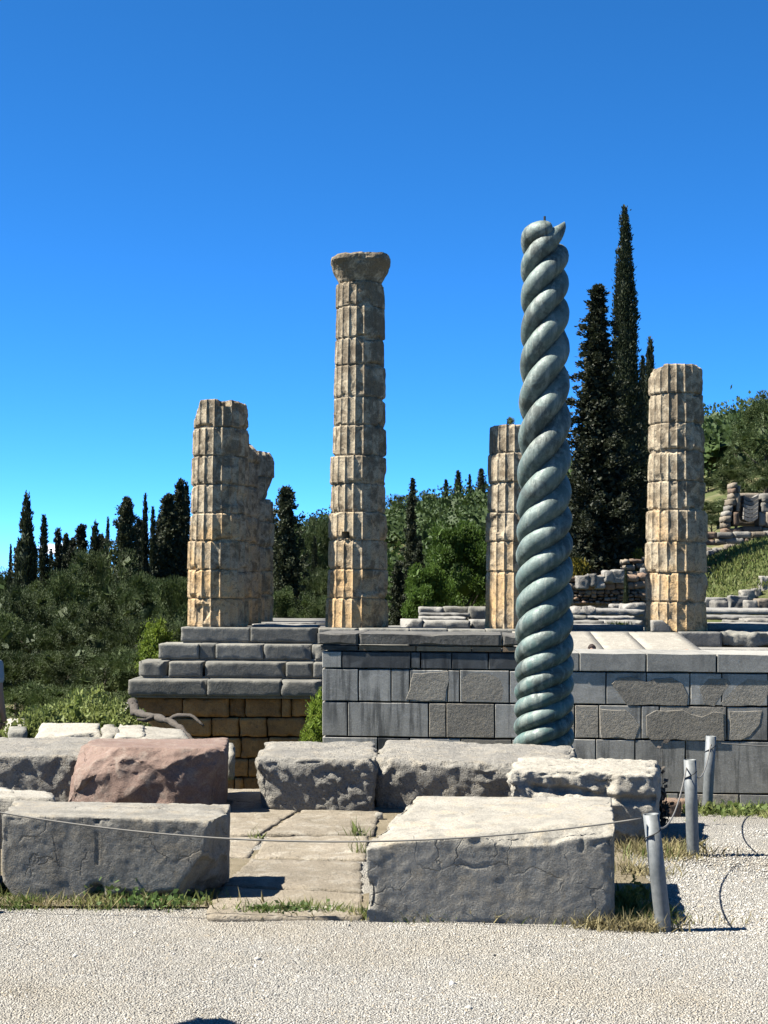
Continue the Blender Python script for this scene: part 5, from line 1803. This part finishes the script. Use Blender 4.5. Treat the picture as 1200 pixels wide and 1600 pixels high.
# ------------------------------------------------------------------ grass and weeds
def blades(name, label, spots, mat, hgt=(0.03, 0.09), seed=0, wd=0.0022, lean=0.5):
    """spots: (px, py, spread_x_m, spread_y_m, n)"""
    rg = np.random.default_rng(seed)
    P = []
    for (px, py, sx, sy, n, *z) in spots:
        c = atz(px, py, z[0] if z else 0.0)
        P.append(c + np.stack([rg.normal(size=n) * sx, rg.normal(size=n) * sy, np.zeros(n)], 1))
    P = np.concatenate(P)
    n = len(P)
    P[:, 2] -= 0.005
    d = np.stack([rg.normal(size=n) * lean, rg.normal(size=n) * lean, np.ones(n)], 1)
    L = rg.uniform(*hgt, n) * (0.6 + 0.8 * rg.random(n))
    d /= np.linalg.norm(d, axis=1, keepdims=True)
    bend = d + np.stack([rg.normal(size=n), rg.normal(size=n), -0.3 * np.ones(n)], 1) * 0.4
    s = np.stack([rg.normal(size=n), rg.normal(size=n), np.zeros(n)], 1)
    s /= np.linalg.norm(s, axis=1, keepdims=True)
    w_ = (wd * rg.uniform(0.6, 1.8, n))[:, None]
    m = P + d * (L * 0.55)[:, None]
    t = m + bend * (L * 0.5)[:, None]
    V = np.stack([P - s * w_, P + s * w_, m + s * w_ * 0.8, t, m - s * w_ * 0.8], 1).reshape(-1, 3)
    Fc = np.arange(5 * n).reshape(n, 5)
    return tag(ob(name, mesh_np(name, V, Fc), mat), label, 'grass', kind='stuff')


sp = [(x, 1408 + 10 * math.sin(x * 0.05), 0.07, 0.05, 130) for x in range(-20, 330, 16)] + [(x, 1426 + 5 * math.sin(x), 0.06, 0.03, 110) for x in range(380, 560, 18)] + \
     [(x, 1434 + 4 * math.sin(x), 0.06, 0.035, 130) for x in range(565, 1040, 16)] + [(975, 1425, 0.08, 0.06, 600), (1000, 1440, 0.07, 0.05, 600), (990, 1400, 0.05, 0.08, 200)]
blades('grass', 'green grass fringe along the feet of the front blocks', sp, L_grass, (0.02, 0.075), 1)
blades('grass', 'tall grass blades between the large grey block and the leaning post', [(975, 1425, 0.06, 0.06, 90), (1000, 1405, 0.05, 0.1, 60), (1010, 1340, 0.1, 0.15, 80), (560, 1310, 0.05, 0.05, 50), (452, 1268, 0.05, 0.03, 40),
                                                                                     (560, 1338, 0.03, 0.03, 30), (400, 1315, 0.02, 0.02, 20), (660, 1262, 0.05, 0.02, 30), (975, 1425, 0.03, 0.03, 40)], L_grass, (0.06, 0.15), 2, 0.002, 0.4)
blades('dry_grass', 'dry yellow grass around the feet of the steel posts', [(1000, 1330, 0.14, 0.16, 900), (1050, 1335, 0.10, 0.12, 700), (1070, 1325, 0.06, 0.1, 300), (1000, 1365, 0.10, 0.12, 500), (960, 1450, 0.12, 0.03, 350), (1010, 1452, 0.08, 0.03, 250),
                                                                           (800, 1440, 0.5, 0.02, 500), (150, 1418, 0.4, 0.03, 500)], L_dry, (0.03, 0.10), 3, 0.0025, 0.7)
blades('grass', 'green weeds along the foot of the grey wall at the right', [(x, 1272 + 3 * math.sin(x), 0.1, 0.12, 150) for x in range(1095, 1330, 14)], L_grass, (0.03, 0.10), 4, 0.004, 0.7)
blades('grass', 'tuft of grass between the slabs left of the right column', [(970, 978, 0.15, 0.1, 120, ZS + 0.05)], L_spring, (0.06, 0.16), 6, 0.01, 0.6)
sp = []
rg = np.random.default_rng(8)
for x in np.arange(1105, 1260, 5):
    for y in np.arange(880, 935, 5):
        Yg = 76 - (y - 880) * 0.18
        sp.append((x, y, Yg))
P = np.array([at(x, y, Yg) for x, y, Yg in sp])
P = np.repeat(P, 14, 0) + rg.normal(size=(len(P) * 14, 3)) * np.array([0.2, 0.3, 0.0])
P[:, 2] = terr(P[:, 0], P[:, 1])
V, Fc = leaves(P, np.array([0, 0, 1.0]) + 0.5 * rg.normal(size=P.shape), rg.uniform(0.12, 0.35, len(P)), 0.03, rg)
tag(ob('slope_grass', mesh_np('slope_grass', V, Fc), L_grass), 'patchy grass on the slope right of the right column', 'grass', kind='stuff')
P = np.stack([rg.uniform(7.3, 13, 2500), rg.uniform(67.5, 74, 2500), np.zeros(2500)], 1)
P[:, 2] = terr(P[:, 0], P[:, 1])
V, Fc = leaves(P, np.array([0, 0, 1.0]) + 0.4 * rg.normal(size=P.shape), rg.uniform(0.2, 0.7, len(P)), 0.04, rg)
tag(ob('dry_grass', mesh_np('dry_grass', V, Fc), L_dry), 'pale dry grass above the low red wall under the cypresses', 'grass', kind='stuff')


def weed(label, px, py, n, spread, size, z=0.0, mat=None, tall=0.0, seed=0):
    rg = np.random.default_rng(seed)
    c = atz(px, py, z)
    root = empty('weed', c)
    tag(root, label, 'weed')
    P = np.stack([rg.normal(size=n) * spread[0], rg.normal(size=n) * spread[1], np.abs(rg.normal(size=n)) * spread[2] + 0.01], 1)
    d = np.stack([rg.normal(size=n), rg.normal(size=n) - 0.2, 0.6 + 0.4 * rg.random(n)], 1)
    V, Fc = leaves(P, d, size * rg.uniform(0.6, 1.3, n), size * 0.38, rg)
    ob('leaves', mesh_np('leaves', V, Fc), mat or L_weed, root)
    parts = []
    for q_ in range(min(n, 26)):
        parts.append(tube(np.array([[P[q_, 0] * 0.5, P[q_, 1] * 0.5, 0], P[q_] * np.array([0.8, 0.8, 0.6]), P[q_]]), 0.0018, 5, False))
    V, Fc = join(parts)
    ob('stems', mesh_np('stems', V, Fc), mat or L_weed, root)
    return root


weed('broad leaved weed climbing in the gap under the cracked block', 182, 1408, 170, (0.075, 0.03, 0.055), 0.034, seed=1)
weed('trailing weed at the foot of the cracked block below its broken corner', 235, 1418, 200, (0.11, 0.05, 0.025), 0.032, seed=2)
weed('small weed on the front face at the foot of the crack', 152, 1372, 40, (0.02, 0.012, 0.03), 0.03, 0.08, seed=3)
weed('low clover patch at the front edge of the paving', 442, 1428, 240, (0.10, 0.035, 0.015), 0.026, seed=4)
weed('weed tuft at the left foot of the cracked block', 30, 1398, 160, (0.07, 0.03, 0.02), 0.03, seed=5)
weed('light green weed at the right foot of the large grey block', 980, 1420, 60, (0.03, 0.03, 0.05), 0.045, mat=L_grass, seed=6)
weed('pale two leaved seedling at the foot of the large grey block', 683, 1430, 5, (0.008, 0.008, 0.02), 0.05, mat=L_grass, seed=7)
weed('sprawling weeds at the foot of the wall beside the farthest post', 1140, 1274, 200, (0.25, 0.08, 0.03), 0.05, mat=L_grass, seed=8)
# thistle at the right end of the eroded block
th_ = weed('dark dry thistle standing against the right end of the pale eroded block', 1035, 1292, 90, (0.02, 0.02, 0.20), 0.05, mat=M_dead, seed=9)
weed('dry reddish plant on the front of the pale eroded block', 835, 1240, 70, (0.05, 0.03, 0.05), 0.03, 0.12, mat=M_dead, seed=10)
stn = []
rgs = random.Random(4)
for q_, (px, py, Yq, s_, lab) in enumerate([(592, 1276, 0, 0.03, 'small white stone on the paving before the lone grey block'), (1075, 1262, 0, 0.07, 'small reddish stone beside the middle steel post'), (1040, 1270, 0, 0.10, 'pinkish stone behind the middle steel post')]):
    c = atz(px, py, 0.03)
    o = rock('small_stone', box8(c[0] - s_, c[0] + s_, c[1] - s_, c[1] + s_, 0.0, 0.03 + s_), M_pale if q_ == 0 else M_ruinr, None, 0.02, 0.03, (0.01, 8), (0.01, 8), seed=970 + q_)
    tag(o, lab, 'stone')

# ------------------------------------------------------------------ people
def plain(name, c, rough=0.8):
    g = G(name)
    return g.fin(g.mix(g.noise(12, 5), tuple(x * 0.85 for x in c), tuple(x * 1.1 for x in c)), rough, g.bump(g.noise(25, 4), 0.3, 0.004))


M_skin = plain('skin', (0.50, 0.30, 0.22), 0.6)
M_shirt = plain('pale_blue_shirt', (0.42, 0.48, 0.55))
M_shirt2 = plain('grey_shirt', (0.24, 0.25, 0.27))
M_trous = plain('dark_trousers', (0.02, 0.022, 0.028))
M_hair = plain('dark_hair', (0.035, 0.02, 0.015))
M_hair2 = plain('grey_hair', (0.28, 0.28, 0.28))
M_shoe = plain('shoe_leather', (0.05, 0.04, 0.035))


def skin_obj(name, pts, edges, mat, parent, sub=2):
    me = bpy.data.meshes.new(name)
    me.from_pydata([p[:3] for p in pts], edges, [])
    o = ob(name, me, mat, parent)
    m = o.modifiers.new('skin', 'SKIN')
    m.use_smooth_shade = True
    for v, p in zip(me.skin_vertices[0].data, pts):
        r = p[3]
        v.radius = r if isinstance(r, tuple) else (r, r)
    me.skin_vertices[0].data[0].use_root = True
    s = o.modifiers.new('sub', 'SUBSURF')
    s.levels = sub
    s.render_levels = sub
    return o


def person(loc, rz, label, shirt, hair, bald=False, scale=1.0):
    root = empty('person', loc, rz)
    root.scale = (scale,) * 3
    tag(root, label, 'person')
    # faces -Y; one continuous body
    P = [(0, 0.02, 0.95, (0.155, 0.11)), (0, 0.0, 1.15, (0.135, 0.10)), (0, 0.01, 1.36, (0.165, 0.105)), (0, 0.015, 1.47, (0.07, 0.065)), (0, 0.0, 1.54, 0.055), (0, -0.01, 1.60, (0.066, 0.08)),
         (0, -0.005, 1.68, (0.076, 0.094)), (0, 0.005, 1.745, (0.06, 0.075))]
    E = [(0, 1), (1, 2), (2, 3), (3, 4), (4, 5), (5, 6), (6, 7)]
    for s in (-1, 1):
        b0 = len(P)
        P += [(s * 0.185, 0.01, 1.42, 0.058), (s * 0.235, 0.03, 1.16, 0.045), (s * 0.235, -0.03, 0.93, 0.034), (s * 0.23, -0.05, 0.86, (0.024, 0.04)), (s * 0.228, -0.06, 0.80, (0.018, 0.03))]
        E += [(2, b0), (b0, b0 + 1), (b0 + 1, b0 + 2), (b0 + 2, b0 + 3), (b0 + 3, b0 + 4)]
        l0 = len(P)
        P += [(s * 0.095, 0.02, 0.86, 0.09), (s * 0.105, 0.0, 0.49, 0.062), (s * 0.11, 0.03, 0.10, 0.042), (s * 0.115, -0.09, 0.035, (0.04, 0.032))]
        E += [(0, l0), (l0, l0 + 1), (l0 + 1, l0 + 2), (l0 + 2, l0 + 3)]
    body = skin_obj('body', P, E, M_skin, root)
    for s in (-1, 1):
        for f in range(4):
            x, y = s * (0.228), -0.085 + 0.022 * f
            ln = (0.07, 0.08, 0.075, 0.06)[f]
            skin_obj('finger', [(x, y + 0.01, 0.80, 0.010), (x - s * 0.005, y, 0.80 - ln * 0.5, 0.009), (x - s * 0.02, y, 0.80 - ln, 0.007)], [(0, 1), (1, 2)], M_skin, body, 1)
        skin_obj('thumb', [(s * 0.225, -0.075, 0.86, 0.011), (s * 0.215, -0.105, 0.83, 0.010), (s * 0.21, -0.115, 0.80, 0.008)], [(0, 1), (1, 2)], M_skin, body, 1)
    # face
    V, Fc = tube(np.array([[0, -0.085, 1.665], [0, -0.108, 1.635], [0, -0.095, 1.625]]), [0.008, 0.015, 0.006], 8)
    ob('nose', mesh_np('nose', V, Fc, True), M_skin, body)
    for s in (-1, 1):
        V, Fc = tube(np.array([[s * 0.03, -0.082, 1.668], [s * 0.03, -0.0915, 1.668]]), [0.013, 0.006], 10)
        ob('eye', mesh_np('eye', V, Fc, True), M_hair, body)
        V, Fc = tube(np.array([[s * 0.078, 0.0, 1.69], [s * 0.086, 0.008, 1.66], [s * 0.078, 0.0, 1.63]]), [0.010, 0.017, 0.008], 8)
        ob('ear', mesh_np('ear', V, Fc, True), M_skin, body)
    V, Fc = tube(np.array([[-0.025, -0.087, 1.598], [0, -0.094, 1.596], [0.025, -0.087, 1.598]]), [0.003, 0.007, 0.003], 6)
    ob('mouth', mesh_np('mouth', V, Fc, True), plain('lips', (0.4, 0.17, 0.15)), body)
    # hair cap
    A = np.linspace(0, 2 * math.pi, 28, endpoint=False)
    rows = []
    for q_, el in enumerate(np.linspace(-0.55, math.pi / 2, 10)):
        for a_ in A:
            front = max(0.0, -math.sin(a_))
            e = max(el, (0.55 * front - 0.10 * (1 - front)) if not bald else (-0.4 if -math.sin(a_) < 0.2 else 0.1))
            if bald:
                e = min(max(el, e), 0.35)
            ce, se = math.cos(e), math.sin(e)
            rows.append((0.088 * ce * math.cos(a_), 0.005 + 0.105 * ce * math.sin(a_), 1.685 + 0.105 * se))
    V = np.array(rows)
    V += 0.006 * fbm(V, 30, 3, 3)[:, None]
    fc = [[i * 28 + j, i * 28 + (j + 1) % 28, (i + 1) * 28 + (j + 1) % 28, (i + 1) * 28 + j] for i in range(9) for j in range(28)]
    ob('hair', mesh_np('hair', V, fc, True), hair, root)
    SP = [(0, 0.02, 0.93, (0.175, 0.13)), (0, 0.0, 1.15, (0.160, 0.122)), (0, 0.012, 1.36, (0.182, 0.122)), (0, 0.015, 1.455, (0.085, 0.08))]
    SE = [(0, 1), (1, 2), (2, 3)]
    for s in (-1, 1):
        b0 = len(SP)
        SP += [(s * 0.19, 0.01, 1.42, 0.074), (s * 0.232, 0.027, 1.20, 0.062)]
        SE += [(2, b0), (b0, b0 + 1)]
    skin_obj('shirt', SP, SE, shirt, root)
    TP = [(0, 0.02, 0.98, (0.165, 0.125))]
    TE = []
    for s in (-1, 1):
        l0 = len(TP)
        TP += [(s * 0.095, 0.02, 0.86, 0.105), (s * 0.105, 0.0, 0.49, 0.085), (s * 0.11, 0.03, 0.09, 0.07)]
        TE += [(0, l0), (l0, l0 + 1), (l0 + 1, l0 + 2)]
    skin_obj('trousers', TP, TE, M_trous, root)
    for s in (-1, 1):
        skin_obj('shoe', [(s * 0.11, 0.05, 0.045, (0.048, 0.042)), (s * 0.115, -0.06, 0.04, (0.05, 0.036)), (s * 0.12, -0.16, 0.03, (0.042, 0.026))], [(0, 1), (1, 2)], M_shoe, root, 1)
    return root


h1 = at(925, 1006, 33.0)
person((h1[0], 33.0, h1[2] - 1.79), 0.2, 'person with dark hair whose head shows over the grey wall, nearest the bronze column', M_shirt2, M_hair)
h2 = at(1072, 1011, 33.0)
person((h2[0], 33.0, h2[2] - 1.79), 1.2, 'bald person with grey hair whose head shows over the grey wall below the right column', M_shirt2, M_hair2, True)
pl = at(-24, 1100, 16.6)
person((pl[0], 16.6, float(terr(pl[0], 16.6))), 2.6, 'person in a pale blue shirt and dark trousers cut by the left edge', M_shirt, M_hair, scale=1.0)
shp = person((-1.92, 5.50, 0.0), math.pi, 'person outside the left edge whose head casts the shadow on the gravel', M_shirt2, M_hair, scale=0.98)
shp.rotation_euler[0] = 0.10
